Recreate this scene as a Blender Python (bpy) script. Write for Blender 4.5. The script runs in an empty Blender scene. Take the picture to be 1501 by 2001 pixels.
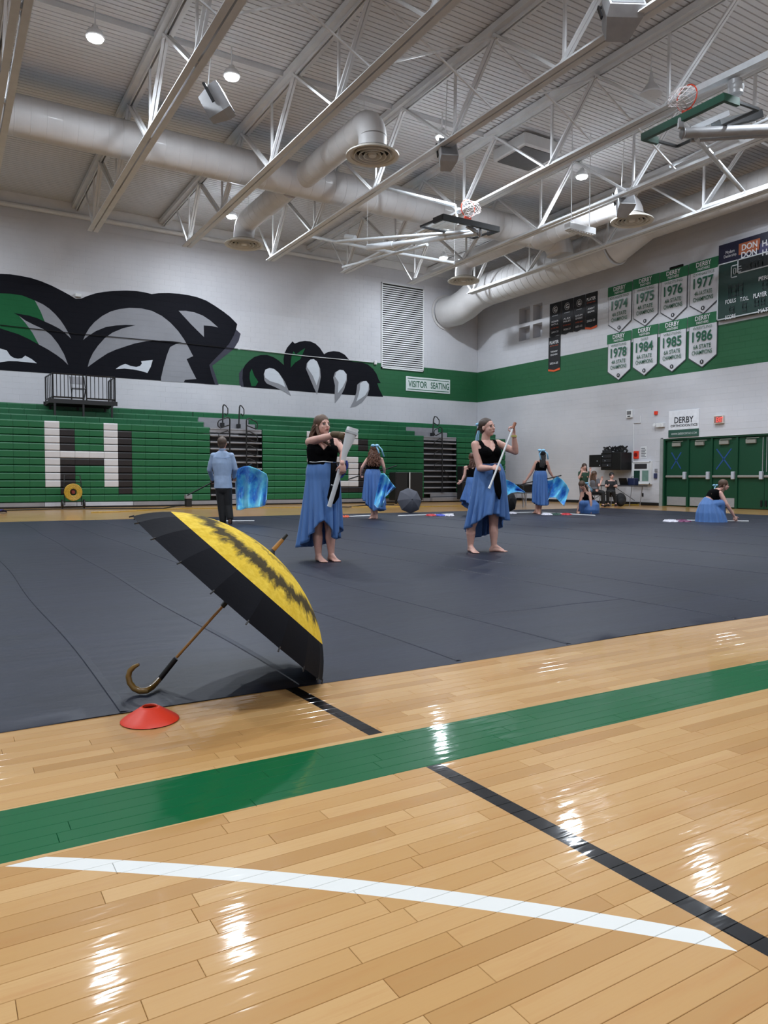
import bpy, bmesh, math, random
import numpy as np
from mathutils import Vector, Matrix, noise as mnoise
rnd = random.Random(7)
PI = math.pi
S = bpy.context.scene
COL = S.collection

# ------------------------------------------------------------------ camera, exposure
FPX, CX, CY, EYE = 1445.3, 750.5, 1000.5, 0.92
_a = np.array([3160 - CX, 945 - CY, FPX]); _b = np.array([-118 - CX, 934 - CY, FPX])
RX = _a / np.linalg.norm(_a); RY = _b - RX * RX.dot(_b); RY /= np.linalg.norm(RY); RZ = np.cross(RX, RY)
if RZ[1] > 0: RZ = -RZ
RM = np.array([RX, RY, RZ])              # world = RM @ (right, down, forward)
CAMP = np.array([0, 0, EYE])
cam_d = bpy.data.cameras.new('camera'); cam = bpy.data.objects.new('camera', cam_d); COL.objects.link(cam)
cam_d.sensor_fit = 'VERTICAL'; cam_d.sensor_height = 36.0; cam_d.lens = FPX / 2001 * 36.0
cam_d.clip_start = 0.05; cam_d.clip_end = 200
r_, d_, f_ = RM @ np.array([1, 0, 0]), RM @ np.array([0, 1, 0]), RM @ np.array([0, 0, 1])
m = Matrix.Identity(4)
for i in range(3):
    m[i][0] = r_[i]; m[i][1] = -d_[i]; m[i][2] = -f_[i]; m[i][3] = CAMP[i]
cam.matrix_world = m
S.camera = cam
S.view_settings.view_transform = 'Standard'; S.view_settings.look = 'None'
S.view_settings.gamma = 1.0; S.view_settings.use_curve_mapping = False
S.view_settings.exposure = 0.0
w = bpy.data.worlds.new('world'); S.world = w; w.use_nodes = True
w.node_tree.nodes['Background'].inputs[0].default_value = (0.6, 0.65, 0.75, 1)
w.node_tree.nodes['Background'].inputs[1].default_value = 0.05
LAMP_W = 300.0
LAMP_COL = (0.83, 0.91, 1.0)
# lamps seen in the picture first, then the rest of the grid behind and beside the camera
LAMPS = [(2.9, 16.35), (5.78, 16.3), (11.5, 16.25), (16.5, 16.15), (8.75, 24.8), (17.7, 24.85),
         (-5.5, 16.3), (-9, 7.7), (-3.0, 7.7), (3.0, 7.7), (8.8, 7.7), (14.6, 7.7), (17.7, 12.4),
         (-6, -0.8), (0.5, -0.8), (6, -0.8), (12, -0.8), (18.5, -0.8), (-1, 24.8)]
LAMP_Z = 9.9

def ray(px, py): return RM @ np.array([px - CX, py - CY, FPX])
def fl(px, py, z=0.0):
    d = ray(px, py); return Vector(CAMP + d * ((z - EYE) / d[2]))
def wy(px, py, y):
    d = ray(px, py); return Vector(CAMP + d * (y / d[1]))
def wx(px, py, x):
    d = ray(px, py); return Vector(CAMP + d * (x / d[0]))
def dp(px, py, dep): return Vector(CAMP + ray(px, py) / FPX * dep)
def depth(p): return float((RM.T @ (np.array(p) - CAMP))[2])
def pr(p):
    c = RM.T @ (np.array(p) - CAMP); return (CX + FPX * c[0] / c[2], CY + FPX * c[1] / c[2])
CR = Vector(RM @ np.array([1, 0, 0])); CR.z = 0; CR.normalize()      # picture right on the floor plan
CF = Vector((-CR.y, CR.x, 0))                                        # away from the camera
UP = Vector((0, 0, 1))

# ------------------------------------------------------------------ materials
def srgb(r, g=None, b=None):
    if g is None: r, g, b = r
    f = lambda c: (c / 255 / 12.92) if c / 255 <= 0.04045 else ((c / 255 + 0.055) / 1.055) ** 2.4
    return (f(r), f(g), f(b), 1)
MATS = {}
class NT:
    def __init__(s, mat): s.t = mat.node_tree; s.bsdf = s.t.nodes['Principled BSDF']
    def n(s, kind, **kw):
        x = s.t.nodes.new(kind)
        for k, v in kw.items(): setattr(x, k, v)
        return x
    def l(s, a, b): s.t.links.new(a, b)
    def m(s, op, a, b=None, c=None):
        x = s.n('ShaderNodeMath', operation=op)
        for i, v in enumerate((a, b, c)):
            if v is None: continue
            if isinstance(v, (int, float)): x.inputs[i].default_value = v
            else: s.l(v, x.inputs[i])
        return x.outputs[0]
    def mix(s, f, a, b):
        x = s.n('ShaderNodeMix', data_type='RGBA')
        for i, v in ((0, f), (6, a), (7, b)):
            if isinstance(v, (int, float)): x.inputs[i].default_value = v
            elif isinstance(v, tuple): x.inputs[i].default_value = v
            else: s.l(v, x.inputs[i])
        return x.outputs[2]
    def noise(s, vec, scale, detail=3, rough=.5):
        x = s.n('ShaderNodeTexNoise'); x.inputs['Scale'].default_value = scale
        x.inputs['Detail'].default_value = detail; x.inputs['Roughness'].default_value = rough
        if vec is not None: s.l(vec, x.inputs['Vector'])
        return x.outputs['Fac']
    def pos(s, scale=(1, 1, 1), obj=False):
        src = s.n('ShaderNodeTexCoord').outputs['Object'] if obj else s.n('ShaderNodeNewGeometry').outputs['Position']
        mp = s.n('ShaderNodeMapping'); mp.inputs['Scale'].default_value = scale; s.l(src, mp.inputs['Vector'])
        return mp.outputs[0]
    def ramp(s, f, stops):
        x = s.n('ShaderNodeValToRGB'); e = x.color_ramp.elements
        while len(e) < len(stops): e.new(0.5)
        for i, (p, c) in enumerate(stops): e[i].position = p; e[i].color = c
        s.l(f, x.inputs[0]); return x.outputs[0]
    def bump(s, h, strength=.3, dist=.01):
        x = s.n('ShaderNodeBump'); x.inputs['Strength'].default_value = strength; x.inputs['Distance'].default_value = dist
        s.l(h, x.inputs['Height']); s.l(x.outputs[0], s.bsdf.inputs['Normal'])
def base(name, col, rough=.6, metal=0.0, var=.08, scale=6.0, bump=0, emit=None, spec=.5, obj=True, stretch=(1, 1, 1), coat=0):
    if name in MATS: return MATS[name]
    mt = bpy.data.materials.new(name); mt.use_nodes = True; t = NT(mt); MATS[name] = mt
    c = srgb(col) if max(col) > 1 else tuple(col) + (1,)
    p = t.bsdf.inputs
    p['Roughness'].default_value = rough; p['Metallic'].default_value = metal; p['Specular IOR Level'].default_value = spec
    if coat: p['Coat Weight'].default_value = coat; p['Coat Roughness'].default_value = .1
    nz = t.noise(t.pos(stretch, obj), scale, 4)
    dk = tuple(v * (1 - var) for v in c[:3]) + (1,); lt = tuple(min(1, v * (1 + var)) for v in c[:3]) + (1,)
    t.l(t.ramp(nz, [(.3, dk), (.7, lt)]), p['Base Color'])
    if bump: t.bump(nz, .4, bump)
    if emit: p['Emission Color'].default_value = srgb(emit[0]) if max(emit[0]) > 1 else tuple(emit[0]) + (1,); p['Emission Strength'].default_value = emit[1]
    return mt

# court floor: maple strips with painted lines
def court(name, planks):
    mt = bpy.data.materials.new(name); mt.use_nodes = True; t = NT(mt); p = t.bsdf.inputs
    geo = t.n('ShaderNodeNewGeometry').outputs['Position']
    sep = t.n('ShaderNodeSeparateXYZ'); t.l(geo, sep.inputs[0]); X, Y = sep.outputs[0], sep.outputs[1]
    if planks:
        at = t.n('ShaderNodeAttribute', attribute_name='tone'); tone = at.outputs['Fac']
    else:
        br = t.n('ShaderNodeTexBrick'); br.inputs['Scale'].default_value = 1; br.inputs['Brick Width'].default_value = .7
        br.inputs['Row Height'].default_value = .0571; br.inputs['Mortar Size'].default_value = .0006
        br.inputs['Color1'].default_value = (0, 0, 0, 1); br.inputs['Color2'].default_value = (1, 1, 1, 1); br.offset_frequency = 3; br.offset = .37
        br.inputs['Mortar'].default_value = (.2, .2, .2, 1)
        t.l(geo, br.inputs['Vector']); s2 = t.n('ShaderNodeSeparateColor'); t.l(br.outputs['Color'], s2.inputs[0]); tone = s2.outputs[0]
    cmb = t.n('ShaderNodeCombineXYZ'); t.l(t.m('ADD', X, t.m('MULTIPLY', tone, 31.7)), cmb.inputs[0]); t.l(t.m('MULTIPLY', Y, 9), cmb.inputs[1]); t.l(t.m('MULTIPLY', tone, 17), cmb.inputs[2])
    g1 = t.noise(cmb.outputs[0], 2.2, 5, .65)
    cmb2 = t.n('ShaderNodeCombineXYZ'); t.l(t.m('ADD', t.m('MULTIPLY', X, 3), t.m('MULTIPLY', tone, 9.7)), cmb2.inputs[0]); t.l(t.m('MULTIPLY', Y, 90), cmb2.inputs[1]); t.l(tone, cmb2.inputs[2])
    g2 = t.noise(cmb2.outputs[0], 2.0, 3, .5)
    cl = t.ramp(tone, [(0, srgb(179, 136, 84)), (.25, srgb(189, 146, 92)), (.6, srgb(194, 152, 99)), (1, srgb(202, 162, 110))])
    cl = t.mix(t.m('MULTIPLY', t.ramp(g1, [(.52, (0, 0, 0, 1)), (.72, (1, 1, 1, 1))]), .35), cl, srgb(178, 122, 70))
    cl = t.mix(t.m('MULTIPLY', t.ramp(g2, [(.45, (0, 0, 0, 1)), (.75, (1, 1, 1, 1))]), .22), cl, srgb(186, 134, 82))
    def dist(cx, cy):
        a = t.m('SUBTRACT', X, cx); b = t.m('SUBTRACT', Y, cy)
        return t.m('SQRT', t.m('ADD', t.m('MULTIPLY', a, a), t.m('MULTIPLY', b, b)))
    wh = t.m('MULTIPLY', t.m('LESS_THAN', dist(-3.072, -2.821), 5.773), t.m('GREATER_THAN', dist(-3.608, -3.422), 6.5216))
    wh = t.m('MULTIPLY', wh, t.m('MULTIPLY', t.m('LESS_THAN', X, 1.321), t.m('LESS_THAN', Y, 1.933)))
    cl = t.mix(wh, cl, srgb(226, 226, 222))
    c0 = t.m('SUBTRACT', 1.347, t.m('MULTIPLY', t.m('SUBTRACT', Y, 1.93), .034))
    bk = t.m('LESS_THAN', t.m('ABSOLUTE', t.m('SUBTRACT', X, c0)), .0285)
    gapm = t.m('MULTIPLY', t.m('GREATER_THAN', Y, 1.93), t.m('LESS_THAN', Y, 2.275))
    bk = t.m('MULTIPLY', bk, t.m('SUBTRACT', 1.0, gapm)); bk = t.m('MULTIPLY', bk, t.m('LESS_THAN', Y, 12))
    cl = t.mix(bk, cl, srgb(14, 14, 18))
    yy = t.m('ADD', Y, t.m('MULTIPLY', X, .0165))
    gr = t.m('MULTIPLY', t.m('GREATER_THAN', yy, 1.952), t.m('LESS_THAN', yy, 2.268))
    cl = t.mix(gr, cl, srgb(10, 94, 54))
    # far side: thin yellow line
    yl = t.m('MULTIPLY', t.m('GREATER_THAN', Y, 21.5), t.m('LESS_THAN', Y, 21.55))
    cl = t.mix(yl, cl, srgb(214, 176, 60))
    t.l(cl, p['Base Color'])
    p['Roughness'].default_value = .35
    p['Coat Weight'].default_value = .62; p['Coat Roughness'].default_value = .055; p['Specular IOR Level'].default_value = .08
    wv = t.noise(t.pos((2.0, 9, 1)), 3.0, 2, .5)
    b = t.n('ShaderNodeBump'); b.inputs['Strength'].default_value = .35; b.inputs['Distance'].default_value = .003
    t.l(wv, b.inputs['Height']); t.l(b.outputs[0], p['Coat Normal'])
    return mt
M_plank = court('court_plank', True); M_court = court('court_far', False)

def painted_wall(name):
    mt = bpy.data.materials.new(name); mt.use_nodes = True; t = NT(mt); p = t.bsdf.inputs
    sep = t.n('ShaderNodeSeparateXYZ'); t.l(t.n('ShaderNodeNewGeometry').outputs['Position'], sep.inputs[0]); Z = sep.outputs[2]
    nz = t.noise(t.pos(), .7, 4)
    cl = t.ramp(nz, [(.3, srgb(196, 197, 203)), (.7, srgb(206, 206, 211))])
    g = t.m('MULTIPLY', t.m('GREATER_THAN', Z, 4.642), t.m('LESS_THAN', Z, 6.075))
    cl = t.mix(g, cl, srgb(30, 92, 56))
    t.l(cl, p['Base Color']); p['Roughness'].default_value = .55
    t.bump(t.noise(t.pos(), 60, 3), .25, .003)
    return mt
M_wall = painted_wall('painted_block')
def mural(name, col):
    mt = base(name, col, .75, 0, .04, 2, spec=.15)
    t = NT(mt); br = t.n('ShaderNodeTexBrick'); br.inputs['Scale'].default_value = 1; br.inputs['Brick Width'].default_value = .4; br.inputs['Row Height'].default_value = .2
    br.inputs['Mortar Size'].default_value = .006; br.inputs['Color1'].default_value = (1, 1, 1, 1); br.inputs['Color2'].default_value = (1, 1, 1, 1); br.inputs['Mortar'].default_value = (0, 0, 0, 1)
    mp = t.n('ShaderNodeMapping'); mp.inputs['Rotation'].default_value = (PI / 2, 0, 0); t.l(t.n('ShaderNodeNewGeometry').outputs['Position'], mp.inputs['Vector']); t.l(mp.outputs[0], br.inputs['Vector'])
    t.bump(br.outputs['Color'], .6, .006)
    return mt
M_deck = base('painted_deck', (216, 216, 218), .6, 0, .04, .5)
M_steel = base('painted_steel', (218, 218, 219), .45, 0, .05, 3)
M_duct = base('painted_duct', (208, 206, 206), .5, 0, .05, 2, coat=.1)
M_green = base('bleacher_green', (22, 98, 60), .42, 0, .07, 1.5)
M_seatw = base('bleacher_white', (212, 212, 216), .45, 0, .03, 3)
M_seatb = base('bleacher_black', (32, 29, 33), .45, 0, .06, 3)
M_alu = base('aluminium', (150, 150, 156), .4, .3, .06, 4)
M_alub = base('bright_aluminium', (196, 202, 214), .35, .2, .05, 4)
M_blackm = base('black_metal', (17, 17, 20), .4, 0, .1, 8)
M_black = base('black_plastic', (14, 14, 16), .5, 0, .1, 8)
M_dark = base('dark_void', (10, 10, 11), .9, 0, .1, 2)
M_white = base('white_paint', (222, 224, 226), .45, 0, .03, 5)
M_beige = base('diffuser_beige', (212, 207, 198), .5, 0, .04, 5)
M_door = base('door_green', (18, 68, 46), .4, 0, .05, 1.2)
M_red = base('red_paint', (226, 58, 32), .45, 0, .05, 6)
M_chrome = base('brushed_steel', (158, 158, 160), .4, .15, .06, 10)
M_tile = base('black_rubber', (16, 15, 18), .6, 0, .1, 4)

# ------------------------------------------------------------------ mesh helpers
OFF = {}
class MB:
    def __init__(s): s.v = []; s.f = []; s.mi = []
    def add(s, vs, fs, mi=0):
        o = len(s.v); s.v += [tuple(v) for v in vs]; s.f += [tuple(i + o for i in f) for f in fs]; s.mi += [mi] * len(fs); return s
    def box(s, lo, hi, mi=0):
        x0, y0, z0 = lo; x1, y1, z1 = hi
        return s.add([(x0, y0, z0), (x1, y0, z0), (x1, y1, z0), (x0, y1, z0), (x0, y0, z1), (x1, y0, z1), (x1, y1, z1), (x0, y1, z1)],
                     [(0, 3, 2, 1), (4, 5, 6, 7), (0, 1, 5, 4), (1, 2, 6, 5), (2, 3, 7, 6), (3, 0, 4, 7)], mi)
    def bev(s, lo, hi, b, mi=0):         # box with chamfered edges
        bm = bmesh.new(); bmesh.ops.create_cube(bm, size=1)
        lo = Vector(lo); hi = Vector(hi)
        for v in bm.verts: v.co = Vector([(lo[i] + hi[i]) / 2 + v.co[i] * (hi[i] - lo[i]) for i in range(3)])
        bmesh.ops.bevel(bm, geom=bm.edges[:], offset=b, segments=1, affect='EDGES')
        bm.verts.index_update(); s.add([v.co[:] for v in bm.verts], [[v.index for v in f.verts] for f in bm.faces], mi); bm.free(); return s
    def obox(s, c, ax, ay, az, mi=0):    # oriented box from half axes
        c, ax, ay, az = map(Vector, (c, ax, ay, az)); vs = []
        for k in (-1, 1):
            for i, j in ((-1, -1), (1, -1), (1, 1), (-1, 1)): vs.append(c + ax * i + ay * j + az * k)
        return s.add(vs, [(0, 3, 2, 1), (4, 5, 6, 7), (0, 1, 5, 4), (1, 2, 6, 5), (2, 3, 7, 6), (3, 0, 4, 7)], mi)
    def beam(s, p, q, wd, ht, up=(0, 0, 1), mi=0):
        p, q = Vector(p), Vector(q); d = (q - p); L = d.length; d.normalize(); up = Vector(up)
        sd = d.cross(up)
        if sd.length < 1e-4: sd = d.cross(Vector((1, 0, 0)))
        sd.normalize(); u = sd.cross(d)
        return s.obox((p + q) / 2, sd * wd / 2, d * L / 2, u * ht / 2, mi)
    def tube(s, pts, r, n=8, caps=True, mi=0, flat=1.0):
        pts = [Vector(p) for p in pts]; rs = r if isinstance(r, (list, tuple)) else [r] * len(pts)
        t0 = (pts[1] - pts[0]).normalized(); u = t0.orthogonal().normalized(); rings = []
        for i, p in enumerate(pts):
            t = (pts[min(i + 1, len(pts) - 1)] - pts[max(i - 1, 0)]).normalized()
            u = (u - t * u.dot(t)).normalized(); v = t.cross(u)
            rings.append([p + (u * math.cos(2 * PI * k / n) + v * flat * math.sin(2 * PI * k / n)) * rs[i] for k in range(n)])
        return s.loft(rings, caps, mi)
    def loft(s, rings, caps=True, mi=0, closed=True):
        n = len(rings[0]); vs = [p for r in rings for p in r]; fs = []
        for i in range(len(rings) - 1):
            for k in range(n if closed else n - 1):
                a, b = i * n + k, i * n + (k + 1) % n
                fs.append((a, b, b + n, a + n))
        if caps and closed: fs.append(tuple(range(n))[::-1]); fs.append(tuple((len(rings) - 1) * n + k for k in range(n)))
        return s.add(vs, fs, mi)
    def lathe(s, c, prof, n=32, mi=0, axis=UP, caps=False):
        axis = Vector(axis).normalized(); u = axis.orthogonal().normalized(); v = axis.cross(u); c = Vector(c)
        return s.loft([[c + axis * z + (u * math.cos(2 * PI * k / n) + v * math.sin(2 * PI * k / n)) * r for k in range(n)] for r, z in prof], caps, mi)
    def ell(s, c, a, b, d, nu=14, nv=9, mi=0):    # ellipsoid from three half-axis vectors
        c, a, b, d = map(Vector, (c, a, b, d)); rings = []
        for i in range(nv + 1):
            ph = PI * (i + .02) / (nv + .04); rings.append([c + d * math.cos(ph) + (a * math.cos(2 * PI * k / nu) + b * math.sin(2 * PI * k / nu)) * math.sin(ph) for k in range(nu)])
        return s.loft(rings, True, mi)
    def ball(s, c, r, n=12, mi=0): return s.ell(c, (r, 0, 0), (0, r, 0), (0, 0, r), n, max(6, n * 2 // 3), mi)
    def cone(s, p, q, r1, r2, n=12):              # limb: frustum with round ends
        p, q = Vector(p), Vector(q); s.tube([p, q], [r1, r2], n); s.ball(p, r1, n); s.ball(q, r2, n); return s
    def prism(s, pts, d, mi=0):                   # planar polygon given a thickness vector
        n = len(pts); P = [Vector(p) for p in pts]; d = Vector(d)
        return s.add(P + [p + d for p in P], [tuple(range(n))[::-1], tuple(range(n, 2 * n))] + [(i, (i + 1) % n, (i + 1) % n + n, i + n) for i in range(n)], mi)
def off(o):
    while o is not None:
        if o.parent is None: return o.location.copy()
        o = o.parent
    return Vector((0, 0, 0))
def obj(name, mb, mat, parent=None, smooth=False, label=None, kind=None, solid=0, fix=False):
    me = bpy.data.meshes.new(name); o_ = off(parent) if parent else Vector((0, 0, 0))
    me.from_pydata([(v[0] - o_.x, v[1] - o_.y, v[2] - o_.z) for v in mb.v], [], mb.f)
    for mm in (mat if isinstance(mat, (list, tuple)) else [mat]): me.materials.append(mm)
    if any(mb.mi): me.polygons.foreach_set('material_index', mb.mi)
    if fix:
        bm = bmesh.new(); bm.from_mesh(me); bmesh.ops.recalc_face_normals(bm, faces=bm.faces[:]); bm.to_mesh(me); bm.free()
    if smooth: me.polygons.foreach_set('use_smooth', [True] * len(me.polygons))
    me.update()
    o = bpy.data.objects.new(name, me); COL.objects.link(o)
    if parent: o.parent = parent
    if label: o['label'] = label
    if kind: o['kind'] = kind
    if solid:
        md = o.modifiers.new('solid', 'SOLIDIFY'); md.thickness = solid; md.offset = 0
    if smooth:
        try: me.set_sharp_from_angle(angle=math.radians(50))
        except Exception: pass
    return o
def thing(name, label, cat, loc=(0, 0, 0), group=None):
    o = bpy.data.objects.new(name, None); COL.objects.link(o); o.location = loc; o.empty_display_size = .1
    o['label'] = label; o['category'] = cat
    if group: o['group'] = group
    return o
def tag(o, label, cat, group=None):
    o['label'] = label; o['category'] = cat
    if group: o['group'] = group
    return o
def struct(name, mb, mat, **k): return obj(name, mb, mat, kind='structure', **k)
def text(name, s, c, w_, h_, mat, parent, xd, yd, ext=.004, bold=0.0, label=None):
    """lettering centred at c, fitted into w_ x h_, reading along xd with up yd"""
    cu = bpy.data.curves.new('t', 'FONT'); cu.body = s; cu.align_x = 'CENTER'; cu.extrude = .0; cu.offset = bold; cu.resolution_u = 3
    tmp = bpy.data.objects.new('t', cu); COL.objects.link(tmp)
    dg = bpy.context.evaluated_depsgraph_get(); me = bpy.data.meshes.new_from_object(tmp.evaluated_get(dg))
    bpy.data.objects.remove(tmp); bpy.data.curves.remove(cu)
    if not len(me.vertices): return None
    co = np.array([v.co[:] for v in me.vertices]); lo, hi = co.min(0), co.max(0); mid = (lo + hi) / 2
    sx = w_ / (hi[0] - lo[0]); sy = h_ / (hi[1] - lo[1]) if h_ else sx
    xd, yd, c = Vector(xd), Vector(yd), Vector(c); nd = xd.cross(yd); mb = MB()
    vs = [c + xd * ((p[0] - mid[0]) * sx) + yd * ((p[1] - mid[1]) * sy) + nd * ext for p in co]
    mb.add(vs, [tuple(p.vertices) for p in me.polygons]); bpy.data.meshes.remove(me)
    return obj(name, mb, mat, parent, label=label)

XW, YW, ZC = 22.3, 28.45, 10.62       # right wall, back wall, deck underside
# ------------------------------------------------------------------ lamps
M_lens = base('lamp_lens', (1.0, 1.0, 1.0), .4, emit=((0.92, 0.96, 1.0), 60.0))
places = ['nearest the upper left corner', 'right of the one in the upper left corner', 'above the ceiling speaker in mid ceiling', 'above the small hanging box at the right',
          'beside the round diffuser near the mural wall', 'farthest back above the visitor sign']
for i, (x, y) in enumerate(LAMPS):
    if i < 6:
        t = thing('ceiling_lamp', 'lit white high bay ceiling lamp, ' + places[i], 'lamp', (x, y, LAMP_Z), 'lit high bay lamps under the roof')
        obj('housing', MB().lathe((x, y, LAMP_Z), [(.02, .24), (.06, .24), (.08, .16), (.14, .14), (.17, .08), (.19, .02), (.17, .0)], 20, caps=True), M_steel, t, smooth=True)
        obj('lens', MB().lathe((x, y, LAMP_Z), [(.165, .012), (.15, -.03), (.08, -.06), (.01, -.065)], 20, caps=True), M_lens, t, smooth=True)
        obj('stem', MB().tube([(x, y, LAMP_Z + .22), (x, y, ZC - .05)], .015, 6), M_steel, t)
    ld = bpy.data.lights.new('lamp_light', 'AREA'); ld.shape = 'DISK'; ld.size = .34; ld.energy = LAMP_W; ld.color = LAMP_COL
    lo = bpy.data.objects.new('lamp_light', ld); COL.objects.link(lo); lo.location = (x, y, LAMP_Z - .09)
    if i < 6: lo.parent = t; lo.location = (0, 0, -.09)

# ------------------------------------------------------------------ room shell
fm = MB(); x0, x1, y0, y1 = -.75, 5.6, .45, 3.08
for a, b, c, d in ((-16, x0, -7, YW + .1), (x1, XW + 1.2, -7, YW + .1), (x0, x1, -7, y0), (x0, x1, y1, YW + .1)):
    fm.add([(a, c, 0), (b, c, 0), (b, d, 0), (a, d, 0)], [(0, 1, 2, 3)])
fm.add([(x0, y0, -.02), (x1, y0, -.02), (x1, y1, -.02), (x0, y1, -.02)], [(0, 1, 2, 3)], 1)
floor = struct('floor', fm, [M_court, M_tile])
planks = []; row = 0; yy = y0
while yy < y1 - .01:
    xx = x0 - rnd.random() * .8; y2 = min(yy + .0571, y1)
    while xx < x1:
        L = rnd.choice([.32, .4, .5, .55, .68, .8, .95, 1.1]); a, b = max(xx, x0), min(xx + L, x1)
        if b - a > .03: planks.append((a, b, yy, y2, rnd.random()))
        xx += L
    yy += .0571; row += 1
def seen(p):
    q = [pr(c) for c in ((p[0], p[2], 0), (p[1], p[2], 0), (p[1], p[3], 0), (p[0], p[3], 0))]
    xs = [min(max(a[0], 0), 1501) for a in q]; ys = [min(max(a[1], 0), 2001) for a in q]
    return (max(xs) - min(xs)) * (max(ys) - min(ys)) if p[3] < 3.0 and p[3] > .9 else 0
planks.sort(key=seen, reverse=True)
def plank_mb(p, mb):
    g = .0004; e = .0009; a, b, c, d = p[0] + g, p[1] - g, p[2] + g, p[3] - g
    dz = -.0003
    mb.add([(a, c, -.006), (b, c, -.006), (b, d, -.006), (a, d, -.006), (a, c, -e), (b, c, -e), (b, d, -e), (a, d, -e), (a + e, c + e, 0), (b - e, c + e, 0), (b - e, d - e, 0), (a + e, d - e, 0)],
           [(0, 1, 5, 4), (1, 2, 6, 5), (2, 3, 7, 6), (3, 0, 4, 7), (4, 5, 9, 8), (5, 6, 10, 9), (6, 7, 11, 10), (7, 4, 8, 11), (8, 9, 10, 11)])
def set_tone(o, vals):
    at = o.data.attributes.new('tone', 'FLOAT', 'FACE'); at.data.foreach_set('value', vals)
for p in planks[:300]:
    mb = MB(); plank_mb(p, mb); o = obj('floorboard', mb, M_plank, floor); set_tone(o, [p[4]] * 9)
mb = MB(); tn = []
for p in planks[300:]: plank_mb(p, mb); tn += [p[4]] * 9
o = obj('floorboard_field', mb, M_plank, floor, kind='stuff'); set_tone(o, tn)

# block walls: field of single blocks with recessed joints
def wall(name, axis, a0, a1, z1, holes, mapf, extra=None):
    """axis coordinate runs a0..a1; mapf(a, out, z) -> world point"""
    bm_ = MB()
    hs = sorted(holes); bm_.add([mapf(a0, -.003, 0), mapf(a1, -.003, 0), mapf(a1, -.003, z1), mapf(a0, -.003, z1)], [(0, 1, 2, 3)])
    if extra: extra(bm_)
    wl = struct(name, bm_, M_wall)
    cells = []
    nz = int(round(z1 / .2))
    for k in range(nz):
        a = a0 - (.2 if k % 2 else 0)
        while a < a1:
            p, q = max(a, a0), min(a + .4, a1); z = k * .2
            if q - p > .05 and not any(p < h[1] and q > h[0] and z < h[3] and z + .2 > h[2] for h in holes): cells.append((p, q, z, z + .2))
            a += .4
    def area(c):
        q = [pr(mapf(*v)) for v in ((c[0], 0, c[2]), (c[1], 0, c[2]), (c[1], 0, c[3]), (c[0], 0, c[3]))]
        cx = sum(v[0] for v in q) / 4; cy = sum(v[1] for v in q) / 4
        s_ = abs((q[1][0] - q[0][0]) * (q[2][1] - q[1][1])); vis = 0 < cx < 1501 and 0 < cy < 2001 and depth(mapf(c[0], 0, c[2])) > 1 and c[2] > 3.4
        return s_ if vis else 0
    cells.sort(key=area, reverse=True)
    def cell(mb, c, base=Vector((0, 0, 0))):
        g = .002; e = .003; a, b, z0_, z1_ = c[0] + g, c[1] - g, c[2] + g, c[3] - g
        P = [mapf(a, -.003, z0_), mapf(b, -.003, z0_), mapf(b, -.003, z1_), mapf(a, -.003, z1_), mapf(a + e, 0, z0_ + e), mapf(b - e, 0, z0_ + e), mapf(b - e, 0, z1_ - e), mapf(a + e, 0, z1_ - e)]
        mb.add([Vector(p) - base for p in P], [(0, 1, 5, 4), (1, 2, 6, 5), (2, 3, 7, 6), (3, 0, 4, 7), (4, 5, 6, 7)])
    shared = None; n = 0
    for c in cells[:300]:
        if c[1] - c[0] > .39:
            b0 = Vector(mapf(c[0], 0, c[2]))
            if shared is None:
                mb = MB(); cell(mb, c, b0); shared = obj('block', mb, M_wall, wl); shared.location = b0
            else:
                o = shared.copy(); COL.objects.link(o); o.parent = wl; o.location = b0
        else:
            mb = MB(); cell(mb, c); obj('block', mb, M_wall, wl)
    mb = MB()
    for c in cells[300:]: cell(mb, c)
    obj('block_field', mb, M_wall, wl, kind='stuff')
    return wl
L0, L1 = wy(745, 552, YW), wy(827, 725, YW)
LV = (L0.x, L1.x, L1.z - .05, L0.z + .02)
wall_back = wall('wall_back', 0, -16, XW, 10.8, [LV], lambda a, o_, z: (a, YW - o_, z))
DY0, DY1, DZ = 8.0, wx(1296, 858, XW).y, 2.42
HQ = [(wx(1036, 600, XW).y, wx(1015, 605, XW).y), (wx(1060, 597, XW).y, wx(1042, 600, XW).y)]
HZ = [(wx(1015, 640, XW).z - .62, wx(1015, 640, XW).z - .02), (wx(1015, 634, XW).z, wx(1015, 634, XW).z + .68)]
holes_r = [(a, b, c, d) for a, b in HQ for c, d in HZ]
def wall_right_shell(mb):
    mb.v, mb.f, mb.mi = [], [], []
    ys = sorted({-7, DY0, DY1, YW} | {v for a in HQ for v in a}); zs = sorted({0, DZ, 10.8} | {v for a in HZ for v in a})
    for a, b in zip(ys, ys[1:]):
        for c, d in zip(zs, zs[1:]):
            if (a >= DY0 - .01 and b <= DY1 + .01 and d <= DZ + .01) or any(abs(a - h[0]) < .01 and abs(b - h[1]) < .01 and abs(c - h[2]) < .01 and abs(d - h[3]) < .01 for h in holes_r): continue
            mb.add([(XW + .003, b, c), (XW + .003, a, c), (XW + .003, a, d), (XW + .003, b, d)], [(0, 1, 2, 3)])
    for h in holes_r:      # recessed square niches
        a, b, c, d = h; X0, X1 = XW, XW + .42
        mb.add([(X0, a, c), (X0, b, c), (X0, b, d), (X0, a, d), (X1, a, c), (X1, b, c), (X1, b, d), (X1, a, d)], [(0, 1, 5, 4), (1, 2, 6, 5), (2, 3, 7, 6), (3, 0, 4, 7), (4, 5, 6, 7)])
wall_right = wall('wall_right', 1, -7, YW, 10.8, holes_r + [(DY0, DY1, -1, DZ)], lambda a, o_, z: (XW - o_, a, z), wall_right_shell)
struct('wall_left', MB().box((-16.2, -7, 0), (-16, YW, 10.8)), M_wall)
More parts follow.
